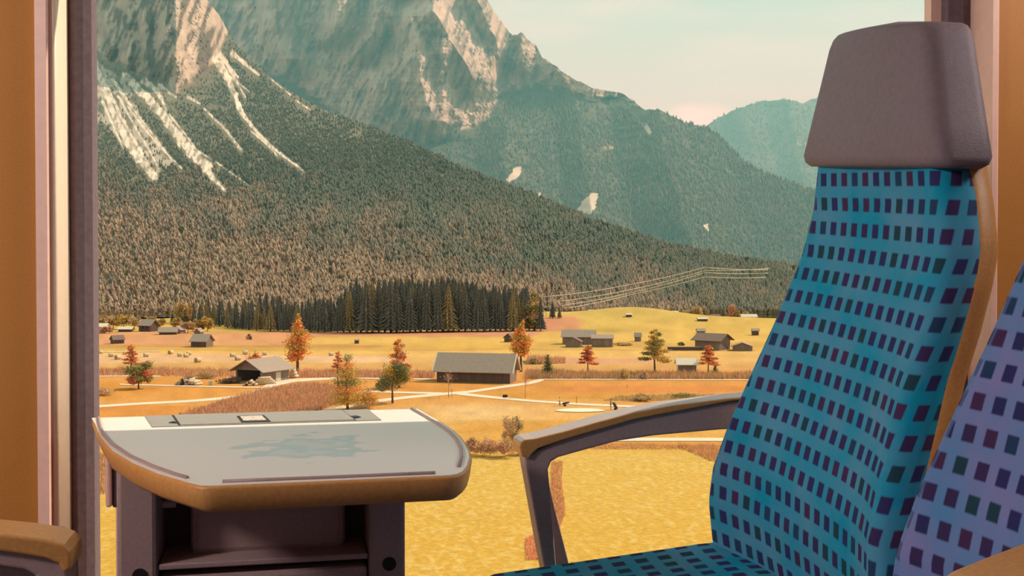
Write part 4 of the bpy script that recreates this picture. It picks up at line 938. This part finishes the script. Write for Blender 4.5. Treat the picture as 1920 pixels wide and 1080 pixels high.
# ---- golfers and their trolleys
M['skin'] = mat('skin', (.45, .22, .14), .6); M['shirt'] = mat('white_shirt', (.72, .66, .6), .8); M['navy'] = mat('dark_trousers', (.05, .045, .06), .8)
M['greyc'] = mat('grey_clothes', (.24, .2, .18), .8); M['khaki'] = mat('khaki_shorts', (.3, .24, .18), .8); M['hair'] = mat('hair', (.07, .05, .04), .8)
def person(px, py, hpx, label, top, low, pose, face):
    p = gp(px, py); s = hpx / ppm(p) / 1.75; t = thing('person', label, 'person', p, face)
    J = {'pel': (0, 0, .93), 'wst': (0, 0, 1.12), 'chs': (.02, 0, 1.34), 'nek': (.02, 0, 1.48), 'hed': (.04, 0, 1.60), 'crn': (.03, 0, 1.72)}
    E_ = [('pel', 'wst'), ('wst', 'chs'), ('chs', 'nek'), ('nek', 'hed'), ('hed', 'crn')]
    RR = {'pel': .15, 'wst': .13, 'chs': .16, 'nek': .06, 'hed': .095, 'crn': .07}
    for sd_, q in ((1, 'l'), (-1, 'r')):
        k, f = pose['leg' + q]
        J.update({'hip' + q: (0, .10 * sd_, .88), 'kne' + q: (k, .11 * sd_, .49), 'ank' + q: (f, .12 * sd_, .08), 'toe' + q: (f + .17, .13 * sd_, .03)})
        E_ += [('pel', 'hip' + q), ('hip' + q, 'kne' + q), ('kne' + q, 'ank' + q), ('ank' + q, 'toe' + q)]; RR.update({'hip' + q: .10, 'kne' + q: .065, 'ank' + q: .045, 'toe' + q: .035})
        e, h = pose['arm' + q]
        J.update({'sho' + q: (.01, .19 * sd_, 1.40), 'elb' + q: (e[0], .24 * sd_, e[1]), 'han' + q: (h[0], .22 * sd_, h[1]), 'fin' + q: (h[0] + .05, .22 * sd_, h[1] - .08)})
        E_ += [('chs', 'sho' + q), ('sho' + q, 'elb' + q), ('elb' + q, 'han' + q), ('han' + q, 'fin' + q)]; RR.update({'sho' + q: .065, 'elb' + q: .048, 'han' + q: .04, 'fin' + q: .03})
    names = list(J); me = bpy.data.meshes.new('body'); me.from_pydata([tuple(c * s for c in J[n]) for n in names], [(names.index(a), names.index(b)) for a, b in E_], [])
    o = bpy.data.objects.new('body', me); COL.objects.link(o); o.parent = t
    md = o.modifiers.new('skin', 'SKIN'); md.use_smooth_shade = True
    for i, n in enumerate(names):
        me.skin_vertices[0].data[i].radius = (RR[n] * s * 1.2, RR[n] * s * 1.2); me.skin_vertices[0].data[i].use_root = (n == 'pel')
    o.modifiers.new('sub', 'SUBSURF').levels = 1; o.modifiers['sub'].render_levels = 1
    dg = bpy.context.evaluated_depsgraph_get(); em = bpy.data.meshes.new_from_object(o.evaluated_get(dg)); o.modifiers.clear(); o.data = em
    for m in (M['skin'], M[top], M[low]): em.materials.append(m)
    for f in em.polygons:
        z = f.center.z / s; yy = abs(f.center.y) / s
        f.material_index = 0 if z > 1.46 or (yy > .21 and z < 1.2) or (z < .42 and low == 'khaki') else (1 if z > .98 else 2)
    bm = bmesh.new(); bmesh.ops.create_uvsphere(bm, u_segments=10, v_segments=7, radius=.115 * s)
    for v in bm.verts: v.co = (v.co.x + .015 * s, v.co.y, max(v.co.z, -.02 * s) + 1.66 * s)
    bm_obj('hair', bm, M['hair'], t, True)
    return t, s
walk = {'legl': (.16, .22), 'legr': (.0, -.20), 'arml': ((-.02, 1.14), (.22, 1.02)), 'armr': ((-.12, 1.14), (-.06, .90))}
stand = {'legl': (.03, .0), 'legr': (.02, -.02), 'arml': ((.08, 1.14), (.34, 1.04)), 'armr': ((-.02, 1.13), (.10, .90))}
person(1049, 761, 16, 'golfer in white shirt and dark trousers walking before the trolley', 'shirt', 'navy', walk, R_(5))
person(1145, 768.5, 20, 'golfer in grey top and shorts standing at a golf bag by the bunker', 'greyc', 'khaki', stand, R_(-10))
def trolley(px, py, hpx, label, low, face):
    p = gp(px, py); s = hpx / ppm(p); t = thing('golf_trolley', label, 'golf trolley', p, face)
    if low: a, b = (-.75 * s, 0, .55 * s), (.7 * s, 0, .75 * s)
    else: a, b = (.35 * s, 0, .12 * s), (-.12 * s, 0, .95 * s)
    tube('golf_bag', [a, tuple(lerp(np.array(a), np.array(b), .5)), b], [.14 * s + .04, .17 * s + .04, .15 * s + .04], M['navy'], t, 10)
    tube('handle', [b, (b[0] + .35 * s * (1 if low else -1), 0, b[2] + .12 * s)], .03, M['black'], t, 6)
    for sd_ in (-1, 1):
        c = np.array((a[0] * .4 + b[0] * .1, sd_ * .28, .16)); tube('wheel', [c - (0, .04, 0), c + (0, .04, 0)], [.15, .15], M['black'], t, 14)
        tube('strut', [c, tuple(lerp(np.array(a), np.array(b), .4))], .025, M['black'], t, 6)
trolley(1061, 761.5, 9, 'low golf trolley with dark bag pulled behind the golfer in white', True, R_(10))
trolley(1152, 768.5, 14, 'upright golf trolley with bag beside the golfer in grey', False, R_(0))

# ---- power line over the valley
M['wire'] = mat('power_wire', (0.75, 0.62, 0.5), .5); M['steel'] = mat('pylon_steel', (0.30, 0.27, 0.24), .6)
def wire(label, pts, ds):
    P = [atd(x, y, d) for (x, y), d in zip(pts, ds)]; V = []
    Q = []
    for i in range(len(P) - 1):
        for q in np.linspace(0, 1, 9)[:(9 if i == len(P) - 2 else 8)]:
            c = lerp(P[i], P[i + 1], q); c = c.copy(); c[2] -= 4 * q * (1 - q) * np.linalg.norm(P[i + 1] - P[i]) * .012; Q.append(c)
    o = tube('power_cable', Q, .14, M['wire'], None, 5)
    return tag(o, label, 'power cable', 'power cables above the meadow')
PD = [520, 545, 560, 575]
wire('topmost power cable strung over the valley at the right', [(1020, 556.5), (1178, 534), (1322, 501), (1440, 506)], PD)
wire('second power cable from the top over the valley', [(1040, 566), (1186, 542), (1322, 507), (1442, 503)], PD)
wire('third power cable from the top over the valley', [(1050, 573), (1186, 548), (1321, 511), (1440, 512)], PD)
wire('lowest power cable over the valley at the right', [(1060, 578), (1188, 551), (1321, 519), (1436, 520)], PD)
def pylon(px, ytop, D_, label, w):
    top = atd(px, ytop, D_); zb = float(gz(top[0], top[1])); H = top[2] - zb; t = thing('pylon', label, 'pylon', (top[0], top[1], zb), YAW * -1)
    for sx in (-1, 1):
        for sy in (-1, 1): tube('leg', [(sx * w, sy * w, 0), (sx * .12, sy * .12, H)], .07, M['steel'], t, 4)
    for k in range(3):
        z = H - .4 - k * H * .11; box('cross_arm', -w * 1.4, w * 1.4, -.08, .08, z, z + .14, M['steel'], t)
pylon(1182, 533, 545, 'faint lattice pylon under the cables, left of two', 1.4)
pylon(1322, 500, 560, 'faint lattice pylon under the cables, right of two', 1.7)

# ================================================================== THE CARRIAGE
def px_prism(pts, Y0, Y1, name, m, parent=None, bev=0.0):
    """outline seen in the frame, taken at the depth Y0 and given a thickness to Y1"""
    prof = [tuple(aty(x, y, Y0)[[0, 2]]) for x, y in pts]
    o = prism(name, prof, Y0, Y1, 'y', m, parent)
    if bev:
        md = o.modifiers.new('soft', 'BEVEL'); md.width = bev; md.segments = 3; md.limit_method = 'ANGLE'; md.angle_limit = R_(40)
    return o
def joined_boxes(name, boxes, m, parent=None, bev=0.0):
    bm = bmesh.new()
    for b in boxes:
        q = box_bm(*b, bev); me = bpy.data.meshes.new('t'); q.to_mesh(me); q.free(); bm.from_mesh(me); bpy.data.meshes.remove(me)
    return bm_obj(name, bm, m, parent)
WX0, WX1, WZ0, WZ1 = -0.361, 1.313, 0.34, 1.80
def st(o, label): return tag(o, label, None, None, 'structure')
st(joined_boxes('wall_front', [(-3.2, WX0 - .005, 1.80, 1.92, 0, 2.2), (WX1, 3.6, 1.80, 1.92, 0, 2.2), (WX0 - .005, WX1, 1.80, 1.92, 0, WZ0), (WX0 - .005, WX1, 1.80, 1.92, WZ1, 2.2)], M['panel']), 'orange brown carriage wall around the window')
st(box('wall_back', -3.2, 3.6, -1.12, -1.0, 0, 2.2, M['unseen_wall']), 'carriage wall behind the viewer')  # windows left out so less light reaches the aisle-facing sides
st(box('wall_left', -3.3, -3.2, -1.12, 1.92, 0, 2.2, M['unseen_wall']), 'unseen wall added at the left to stop light leaking in')  # both end walls added out of view to keep outside light from leaking in
st(box('wall_right', 3.6, 3.7, -1.12, 1.92, 0, 2.2, M['unseen_wall']), 'unseen wall added at the right to stop light leaking in')
st(box('floor', -3.3, 3.7, -1.12, 1.92, -.08, 0, M['floor']), 'carriage floor')
st(box('ceiling', -3.3, 3.7, -1.12, 1.92, 2.2, 2.26, M['ceil']), 'carriage ceiling')
w1 = thing('window_1', 'large carriage window looking out on the valley', None, (0, 0, 0)); w1['kind'] = 'structure'
prism('trim', [(-.3815, 1.80), (-.3815, 1.789), (-.364, 1.785), (-.3615, 1.789), (-.3615, 1.80)], 0.30, 1.86, 'z', M['trim'], w1)
prism('frame', [(-.361, 1.92), (-.361, 1.793), (-.3535, 1.791), (-.351, 1.80), (-.3465, 1.83), (-.3445, 1.862), (-.3445, 1.92)], WZ0, WZ1, 'z', M['cream'], w1, True)
prism('gasket', [(-.3445, 1.92), (-.3445, 1.858), (-.334, 1.852), (-.322, 1.858), (-.3105, 1.868), (-.3105, 1.92)], WZ0, WZ1, 'z', M['seal'], w1, False)
prism('frame', [(1.309, 1.86), (1.3075, 1.787), (1.318, 1.787), (1.33, 1.80), (1.33, 1.86)], WZ0 - .02, WZ1 + .02, 'z', M['trim'], w1)
prism('gasket', [(1.311, 1.92), (1.311, 1.858), (1.29, 1.853), (1.2655, 1.866), (1.2655, 1.92)], WZ0, WZ1, 'z', M['seal'], w1)
prism('outer_frame', [(1.2655, 1.915), (1.2655, 1.888), (1.246, 1.892), (1.246, 1.915)], WZ0, WZ1, 'z', M['trim'], w1)
box('sill', -.3105, 1.2655, 1.86, 1.92, WZ0 - .005, WZ0 + .03, M['seal'], w1)
box('gasket', -.3105, 1.2655, 1.86, 1.92, WZ1 - .02, WZ1 + .005, M['seal'], w1)
gm = bpy.data.materials.new('window_glass'); gm.use_nodes = True; t = gm.node_tree
for n in list(t.nodes): t.nodes.remove(n)
o_ = N(t, 'ShaderNodeOutputMaterial'); ms = N(t, 'ShaderNodeMixShader'); tb = N(t, 'ShaderNodeBsdfTransparent'); gl = N(t, 'ShaderNodeBsdfGlossy'); fr = N(t, 'ShaderNodeLayerWeight'); pw = N(t, 'ShaderNodeMath'); pw.operation = 'POWER'; pw.inputs[1].default_value = 5; mu = N(t, 'ShaderNodeMath'); mu.operation = 'MULTIPLY_ADD'; mu.inputs[1].default_value = .08; mu.inputs[2].default_value = .015
tb.inputs['Color'].default_value = (1, 1, 1, 1); gl.inputs['Roughness'].default_value = 0.0; fr.inputs['Blend'].default_value = 0.5
t.links.new(fr.outputs['Facing'], pw.inputs[0]); t.links.new(pw.outputs[0], mu.inputs[0]); t.links.new(mu.outputs[0], ms.inputs[0]); t.links.new(tb.outputs[0], ms.inputs[1]); t.links.new(gl.outputs[0], ms.inputs[2]); t.links.new(ms.outputs[0], o_.inputs['Surface'])
tag(box('pane', -.33, 1.29, 1.893, 1.897, WZ0, WZ1, gm, w1), None)

# ---- folding wall table over the litter bin
TZ = 0.73
def tp(x, y, z=TZ): return atz(x, y, z)
top_px = [(172, 783), (174, 795), (179, 809), (186, 822), (206, 845), (244, 868), (291, 888), (328, 899), (355, 907), (372, 910.5), (390, 911.5), (410, 911), (620, 902), (830, 892.5), (848, 891.5), (862, 889), (872, 884), (880, 874), (885, 857), (883, 846), (877, 834), (867, 820), (853, 806), (838, 796), (825, 788), (805, 777), (783, 766)]
tab = thing('table', 'grey topped folding table with rounded tan edge fixed under the window', 'table', (-.04, 1.62, 0))
TO = np.array([-.04, 1.62, 0])
top = np.array([tp(x, y) for x, y in top_px]) - TO; cen = top.mean(0)
def inset(P, d):
    out_ = P.copy(); n = len(P)
    for i in range(n):
        a, b = P[(i - 1) % n], P[(i + 1) % n]; tx = b - a; nn = np.array([-tx[1], tx[0], 0]); nn /= np.linalg.norm(nn) + 1e-9
        if np.dot(nn[:2], (cen - P[i])[:2]) < 0: nn = -nn
        out_[i] += nn * d
    return out_
n = len(top)
mt, t, b = principled('tabletop_laminate', (.6, .57, .52), .38, .35)
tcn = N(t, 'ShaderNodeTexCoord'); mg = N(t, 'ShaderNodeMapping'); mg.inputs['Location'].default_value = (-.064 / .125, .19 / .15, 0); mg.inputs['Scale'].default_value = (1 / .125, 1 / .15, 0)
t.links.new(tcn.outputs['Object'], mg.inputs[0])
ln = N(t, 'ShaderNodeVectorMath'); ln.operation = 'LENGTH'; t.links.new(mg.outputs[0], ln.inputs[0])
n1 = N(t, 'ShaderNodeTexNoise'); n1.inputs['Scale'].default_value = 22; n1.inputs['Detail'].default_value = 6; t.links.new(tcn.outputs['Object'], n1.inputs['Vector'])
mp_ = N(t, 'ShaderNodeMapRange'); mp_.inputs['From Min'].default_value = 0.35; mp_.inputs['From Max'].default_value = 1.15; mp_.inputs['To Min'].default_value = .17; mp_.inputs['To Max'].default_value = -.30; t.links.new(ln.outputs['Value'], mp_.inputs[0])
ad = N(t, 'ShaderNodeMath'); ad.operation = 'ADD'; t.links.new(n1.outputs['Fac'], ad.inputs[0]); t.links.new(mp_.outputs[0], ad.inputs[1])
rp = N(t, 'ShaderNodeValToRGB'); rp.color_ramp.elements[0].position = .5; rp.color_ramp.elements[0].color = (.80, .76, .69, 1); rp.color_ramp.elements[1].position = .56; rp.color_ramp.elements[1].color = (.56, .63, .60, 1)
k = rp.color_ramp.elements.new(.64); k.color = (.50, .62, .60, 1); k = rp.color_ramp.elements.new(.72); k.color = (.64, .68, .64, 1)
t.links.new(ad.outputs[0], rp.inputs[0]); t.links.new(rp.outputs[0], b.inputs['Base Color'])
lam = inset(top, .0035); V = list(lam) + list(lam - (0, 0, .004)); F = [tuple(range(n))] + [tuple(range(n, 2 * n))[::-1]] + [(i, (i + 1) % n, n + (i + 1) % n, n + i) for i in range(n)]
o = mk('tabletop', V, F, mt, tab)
bm = bmesh.new(); bm.from_mesh(o.data); bmesh.ops.recalc_face_normals(bm, faces=bm.faces[:]); bm.to_mesh(o.data); bm.free()
# rounded edge: thin by the window, deeper towards the seats
dep = np.array([0.030 * np.clip(((.16 - p[1]) / .34), .22, 1) for p in top])
rings = [inset(top, .0036) + (0, 0, -.0005), inset(top, .001) + (0, 0, -.0012), top + (0, 0, -.004)]
r3 = inset(top, .003); r3[:, 2] -= dep * .8; r4 = inset(top, .010); r4[:, 2] -= dep; r5 = inset(top, .05); r5[:, 2] -= dep * .95
rings += [r3, r4, r5]; V = np.concatenate(rings); F = []
for k in range(len(rings) - 1): F += [(k * n + i, k * n + (i + 1) % n, (k + 1) * n + (i + 1) % n, (k + 1) * n + i) for i in range(n)]
F.append(tuple(range((len(rings) - 1) * n, len(rings) * n)))
o = mk('edge_band', V, F, M['tan'], tab)
bm = bmesh.new(); bm.from_mesh(o.data); bmesh.ops.recalc_face_normals(bm, faces=bm.faces[:]); bm.to_mesh(o.data); bm.free()
o.data.polygons.foreach_set('use_smooth', np.ones(len(o.data.polygons), dtype=bool))
for line in ([(184, 784), (188, 801), (193, 815), (210, 834), (243, 856), (285, 875), (327, 890), (351, 897)], [(772, 767), (800, 783), (825, 799), (843, 812), (855, 825), (864, 842), (865, 858), (860, 876)], [(417, 905), (500, 901.5), (616, 897), (720, 892.5), (816, 888.5)]):
    P = [tp(x, y) - TO + (0, 0, .001) for x, y in line]
    tube('rim_ridge', P, .0024, M['mauve'], tab, 8)
def plate(name, pts, z0, z1, m, parent):
    P = [tp(x, y, TZ) - TO for x, y in pts]; prof = [(p[0], p[1]) for p in P]; return prism(name, prof, TZ + z0, TZ + z1, 'z', m, parent)
lid = plate('bin_lid', [(272, 781), (286, 801.5), (715, 788.5), (690, 768.5)], -.002, .0012, M['lid'], tab)
plate('flap', [(326, 780), (339, 799), (665, 789), (641, 771)], .0012, .0022, M['lid'], lid)
plate('hinge_gap', [(322, 780), (335, 799.5), (338, 799.5), (325, 780)], .0008, .0016, M['black'], lid); plate('hinge_gap', [(640, 771), (664, 789.5), (668, 789.5), (643, 771)], .0008, .0016, M['black'], lid)
plate('finger_notch', [(316, 795), (326, 792.5), (334, 795.5)], .0022, .0027, M['black'], lid); plate('finger_notch', [(656, 783), (668, 782), (677, 784.5), (664, 786.5)], .0022, .0027, M['black'], lid)
sk = plate('sticker', [(444, 783), (453, 795), (508, 793.5), (495, 781.5)], .0022, .0028, M['black'], tab)
M['print'] = mat('printed_sticker', (.62, .52, .42), .6, .3, .45, 260)
plate('print', [(450, 784), (456.5, 792.5), (500, 791.3), (491, 782.8)], .0028, .0033, M['print'], sk)
YC_ = 1.47
def cx_(x, y=1000, Y=YC_): return float(aty(x, y, Y)[0]) - TO[0]
def cz_(x, y, Y=YC_): return float(aty(x, y, Y)[2])
yc = YC_ - TO[1]
ZT = .7085
for nm, x0, x1 in (('column', 218, 294), ('column', 692, 760)):
    o = box(nm, cx_(x0), cx_(x1), yc, .155, 0, ZT, M['mauve'], tab, .006)
zs = cz_(495, 1030)
box('bin_body', cx_(350), cx_(652), yc + .05, .15, zs - .02, ZT - .002, M['mauve'], tab, .012)
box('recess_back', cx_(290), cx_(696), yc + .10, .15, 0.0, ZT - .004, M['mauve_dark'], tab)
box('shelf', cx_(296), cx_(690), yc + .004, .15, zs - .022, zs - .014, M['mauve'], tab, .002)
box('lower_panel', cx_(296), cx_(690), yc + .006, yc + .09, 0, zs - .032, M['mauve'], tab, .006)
for x, y in ((730, 1057), (262, 1079)):
    p = aty(x, y, YC_) - TO; tube('screw_cap', [p + (0, .004, 0), p + (0, -.0015, 0)], [.0095, .0095], M['black'], tab, 20, False)
p0 = aty(290, 946, YC_ + .07) - TO; p1 = aty(330, 944, YC_ + .07) - TO; tube('pipe', [p0, p1], .0055, M['white'], tab, 10)
# bracket hanging at the back left of the table
def bx_(x, Y): return float(aty(x, 900, Y)[0]) - TO[0]
box('bracket', bx_(197, 1.60), bx_(209, 1.60), -.02, .15, float(aty(200, 952, 1.60)[2]), ZT + .004, M['trim'], tab, .003)
box('bracket', bx_(209, 1.60), bx_(222, 1.60), -.016, .15, float(aty(200, 954, 1.60)[2]), ZT + .002, M['mauve_dark'], tab, .003)
box('wall_bracket', bx_(216, 1.72), bx_(240, 1.72), .10, .16, 0.0, ZT, M['trim'], tab, .003)

# ---- seats
BX = [(.46, .716), (.50, .704), (.57, .697), (.63, .704), (.70, .728), (.79, .765), (.88, .802), (.985, .838), (1.06, .850), (1.14, .853)]
BYL = [(.46, 1.700), (.60, 1.702), (.70, 1.694), (.79, 1.682), (.88, 1.668), (.985, 1.648), (1.06, 1.632), (1.14, 1.620)]
BYR = [(.46, 1.145), (.585, 1.160), (.685, 1.185), (.82, 1.215), (.944, 1.225), (1.0, 1.238), (1.1, 1.277), (1.14, 1.285)]
BOL = [(.46, .030), (.60, .034), (.75, .026), (.90, .010), (1.0, .004), (1.14, 0)]
def pad_mesh(dy, depth0, depth1, front=True, zlo=.44, zhi=1.145, grow=0.0):
    zs_ = np.linspace(zlo, zhi, 42); rows_ = []; uv = []; vlen = 0; prev = None
    for z in zs_:
        xe = float(interp(z, BX)); yl = float(interp(z, BYL)) + dy + grow; yr = float(interp(z, BYR)) + dy - grow; bo = float(interp(z, BOL)); m_ = (yl + yr) / 2; hw = (yl - yr) / 2; r = .022
        ring = []
        if front:
            for tt in np.linspace(1, -1, 29):
                y = m_ + (hw - r) * tt; ring.append((xe + bo * (1 - abs(tt) ** 3) + .004 * (1 - tt * tt), y))
            for a in np.linspace(0, 90, 6)[1:]:
                a = R_(a); ring.append((xe + r - r * math.cos(a), yr + r - r * math.sin(a)))
            ring += [(xe + depth1 * .6, yr), (xe + depth1, yr + .004), (xe + depth1, m_), (xe + depth1, yl - .004), (xe + depth1 * .6, yl)]
            for a in np.linspace(90, 0, 6)[:-1]:
                a = R_(a); ring.append((xe + r - r * math.cos(a), yl - r + r * math.sin(a)))
        else:
            for tt in np.linspace(1, -1, 9): ring.append((xe + depth0, m_ + (hw - .004) * tt))
            for a in np.linspace(0, 90, 6): a = R_(a); ring.append((xe + depth1 - .04 + .04 * math.sin(a), yr + .004 + .04 - .04 * math.cos(a)))
            for a in np.linspace(90, 0, 6): a = R_(a); ring.append((xe + depth1 - .04 + .04 * math.sin(a), yl - .004 - .04 + .04 * math.cos(a)))
        if prev is not None: vlen += math.hypot(z - prev[0], xe - prev[1])
        prev = (z, xe); us = [0]
        for i in range(1, len(ring)): us.append(us[-1] + math.hypot(ring[i][0] - ring[i - 1][0], ring[i][1] - ring[i - 1][1]))
        half = us[14] if front else 0
        uv += [(q - half, vlen - .075 * (p_[1] - m_)) for q, p_ in zip(us, ring)]; rows_.append([(x, y, z) for x, y in ring])
    m = len(rows_[0]); V = [p for r_ in rows_ for p in r_]; F = []
    for i in range(len(rows_) - 1):
        for j in range(m): F.append((i * m + j, i * m + (j + 1) % m, (i + 1) * m + (j + 1) % m, (i + 1) * m + j))
    F.append(tuple(range(m))); F.append(tuple(range((len(rows_) - 1) * m, len(rows_) * m))[::-1])
    return V, F, uv
def fix(o):
    bm = bmesh.new(); bm.from_mesh(o.data); bmesh.ops.recalc_face_normals(bm, faces=bm.faces[:]); bm.to_mesh(o.data); bm.free(); return o
def headrest_mesh(dy):
    rows_ = []; T_ = [(0, -.012), (.03, -.004), (.08, 0), (.3, 0), (.5, 0), (.7, 0), (.88, 0), (.95, .002), (.985, .006), (1.0, .012)]
    for f, ins in T_:
        xf = lerp(.838, .876, f); xb = lerp(.930, .958, f); yl = lerp(1.653, 1.618, f) + dy; yr = lerp(1.250, 1.340, f) + dy; r = .024; ring = []
        x0, x1, y0, y1 = xf + max(0, ins), xb - max(0, ins) * .6, yr + max(0, ins) * .8, yl - max(0, ins) * .8
        if ins < 0: x0, x1, y0, y1 = xf - ins, xb + ins, yr - ins, yl + ins
        cs = [(x0 + r, y1 - r, 90, 180), (x0 + r, y0 + r, 180, 270), (x1 - r, y0 + r, 270, 360), (x1 - r, y1 - r, 0, 90)]
        for q, (a, b_, s0, s1) in enumerate(cs):
            for an in np.linspace(s0, s1, 7): ring.append((a + r * math.cos(R_(an)), b_ + r * math.sin(R_(an))))
            if q in (0, 2):
                nx = cs[(q + 1) % 4]; 
                for tt in np.linspace(0, 1, 12)[1:-1]:
                    xx = (x0 if q == 0 else x1); ring.append((xx - (.006 * math.sin(math.pi * tt) if q == 0 else 0), lerp(b_, nx[1], tt)))
        ring = [(x, y, lerp(1.118, 1.329, f) + (.004 * f ** 3 * (1 - ((y - dy - 1.485) / .14) ** 2)) + (y - dy - 1.47) * lerp(.10, .14, f)) for x, y in ring]
        rows_.append(ring)
    m = len(rows_[0]); V = [p for r_ in rows_ for p in r_]; F = []
    for i in range(len(rows_) - 1):
        for j in range(m): F.append((i * m + j, i * m + (j + 1) % m, (i + 1) * m + (j + 1) % m, (i + 1) * m + j))
    F.append(tuple(range(m))); c = np.mean(rows_[-1], 0) + (0, 0, .010); V.append(tuple(c)); k = (len(rows_) - 1) * m
    for j in range(m): F.append((k + j, k + (j + 1) % m, len(V) - 1))
    return V, F
def cushion_mesh(dy):
    """seat pad: rounded block, front edge rolled"""
    xs_ = np.concatenate([[.292, .294, .30, .312, .33], np.linspace(.36, .80, 16)]); V = []; uv = []; rows_ = []
    for x in xs_:
        q = np.clip((x - .292) / .038, 0, 1); drop = .038 * (1 - math.sqrt(max(0, 1 - (1 - q) ** 2))); zt = .468 + .034 * np.clip((x - .3) / .40, 0, 1) - drop; zb = .40 + drop * .4; yl, yr = 1.712 + dy, 1.150 + dy; r = .03; ring = []
        for a in np.linspace(0, 90, 6): a = R_(a); ring.append((yl - r + r * math.cos(a), zt - r + r * math.sin(a)))
        for tt in np.linspace(1, -1, 21)[1:-1]: y = (yl + yr) / 2 + ((yl - yr) / 2 - r) * tt; ring.append((y, zt - .010 * (1 - tt ** 4)))
        for a in np.linspace(90, 180, 6): a = R_(a); ring.append((yr + r + r * math.cos(a), zt - r + r * math.sin(a)))
        ring += [(yr + .01, zb), (yl - .01, zb)]; us = [0]
        for i in range(1, len(ring)): us.append(us[-1] + math.hypot(ring[i][0] - ring[i - 1][0], ring[i][1] - ring[i - 1][1]))
        uv += [(u_, x) for u_ in us]; rows_.append([(x, y, z) for y, z in ring])
    m = len(rows_[0]); V = [p for r_ in rows_ for p in r_]; F = []
    for i in range(len(rows_) - 1):
        for j in range(m): F.append((i * m + j, i * m + (j + 1) % m, (i + 1) * m + (j + 1) % m, (i + 1) * m + j))
    F.append(tuple(range(m))); F.append(tuple(range((len(rows_) - 1) * m, len(rows_) * m))[::-1])
    return V, F, uv
def seat(name, label, dy, fab):
    o0 = np.array([.55, 1.43 + dy, 0]); t = thing(name, label, 'seat', o0)
    def put(nm, VF, m, smooth=True):
        V = np.array(VF[0]) - o0; o = mk(nm, V, VF[1], m, t, smooth=smooth, uvs=VF[2] if len(VF) > 2 else None); return fix(o)
    put('backrest', pad_mesh(dy, 0, .052), fab); put('back_shell', pad_mesh(dy, .046, .098, False, .30, 1.15), M['tan'])
    put('headrest', headrest_mesh(dy), M['leather']); put('seat_cushion', cushion_mesh(dy), fab)
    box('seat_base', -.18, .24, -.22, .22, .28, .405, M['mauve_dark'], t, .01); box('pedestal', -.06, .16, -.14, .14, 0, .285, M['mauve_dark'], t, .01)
    return t, o0
def armrest(t, o0, pad_px, body_px, Y0, Y1, pad_over=.006, sheen_top=False):
    a = px_prism(pad_px, Y0 - pad_over, Y1 + pad_over, 'armrest_pad', M['tan'], None, .006); b_ = px_prism(body_px, Y0, Y1, 'armrest', M['mauve'], None, .004)
    for o in (a, b_):
        o.data.transform(Matrix.Translation(tuple(-o0)))
    if sheen_top:
        a.data.materials.append(M['pad_sheen'])
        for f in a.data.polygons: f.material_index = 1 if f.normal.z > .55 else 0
    b_.parent = t; a.parent = b_
    return b_
seat_w, ow = seat('train_seat', 'blue checked train seat by the window with grey leather headrest', 0.0, M['fabric'])
pad = [(974, 838), (976, 829), (984, 824), (1003, 822), (1060, 808), (1127, 789), (1193, 772), (1260, 760), (1373, 746), (1420, 742), (1420, 748), (1373, 752), (1193, 786), (1060, 824), (1010, 841), (998, 852), (992, 861), (978, 856)]
body = [(996, 850), (1060, 820), (1193, 781), (1373, 750), (1430, 745), (1430, 801), (1350, 806), (1293, 811), (1227, 817), (1160, 827), (1093, 845), (1047, 858), (1034, 866), (1028, 880), (1032, 920), (1042, 1043), (1048, 1110), (1030, 1110), (1017, 1045), (984, 862), (984, 856)]
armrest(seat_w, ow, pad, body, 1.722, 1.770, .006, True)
px_st = [(1032, 916), (1040, 950), (1063, 1040), (1078, 1100), (1045, 1100), (1040, 1035)]
o = px_prism(px_st, 1.748, 1.782, 'armrest_brace', M['mauve'], None, .003); o.data.transform(Matrix.Translation(tuple(-ow))); o.parent = seat_w
seat_a, oa = seat('train_seat', 'violet tinged checked aisle seat nearest to the viewer', -.553, M['fabric_v'])
armrest(seat_a, oa, [(1750, 1088), (1785, 1066), (1860, 1036), (1920, 1014), (2000, 992), (2080, 976), (2080, 1030), (1990, 1052), (1900, 1082), (1800, 1140), (1770, 1120)], [(1790, 1110), (1900, 1074), (1990, 1046), (2080, 1024), (2080, 1110), (1960, 1130), (1850, 1180), (1850, 1400), (1800, 1400)], .68, .62, -.006)
# the seat opposite, of which only the arm shows
ol = np.array([-.75, 1.0, 0]); seat_l = thing('train_seat', 'seat opposite of which only the tan armrest shows at the bottom left', 'seat', ol)
YL_ = 1.20
armrest(seat_l, ol, [(-260, 955), (-120, 962), (0, 972), (70, 979), (120, 987), (142, 994), (153, 1006), (155, 1022), (153, 1042), (140, 1046), (131, 1030), (110, 1021), (60, 1012), (0, 1004), (-120, 996), (-260, 990)], [(-260, 985), (0, 1000), (60, 1008), (115, 1018), (141, 1034), (146, 1060), (141, 1100), (136, 1300), (96, 1300), (92, 1090), (86, 1056), (66, 1046), (0, 1036), (-260, 1024)], YL_ + .05, YL_, -.006)
o = px_prism([(-260, 1036), (0, 1046), (62, 1052), (80, 1060), (86, 1078), (86, 1300), (-260, 1300)], YL_ + .03, YL_ + .2, 'side_panel', M['mauve'], None, .012); o.data.transform(Matrix.Translation(tuple(-ol))); o.parent = seat_l
box('seat_cushion', -.50, .05, -.30, .22, .36, .44, M['fabric'], seat_l, .03); box('backrest', -.72, -.58, -.30, .22, .40, 1.1, M['fabric'], seat_l, .03); box('pedestal', -.3, -.1, -.15, .15, 0, .37, M['mauve_dark'], seat_l, .01)
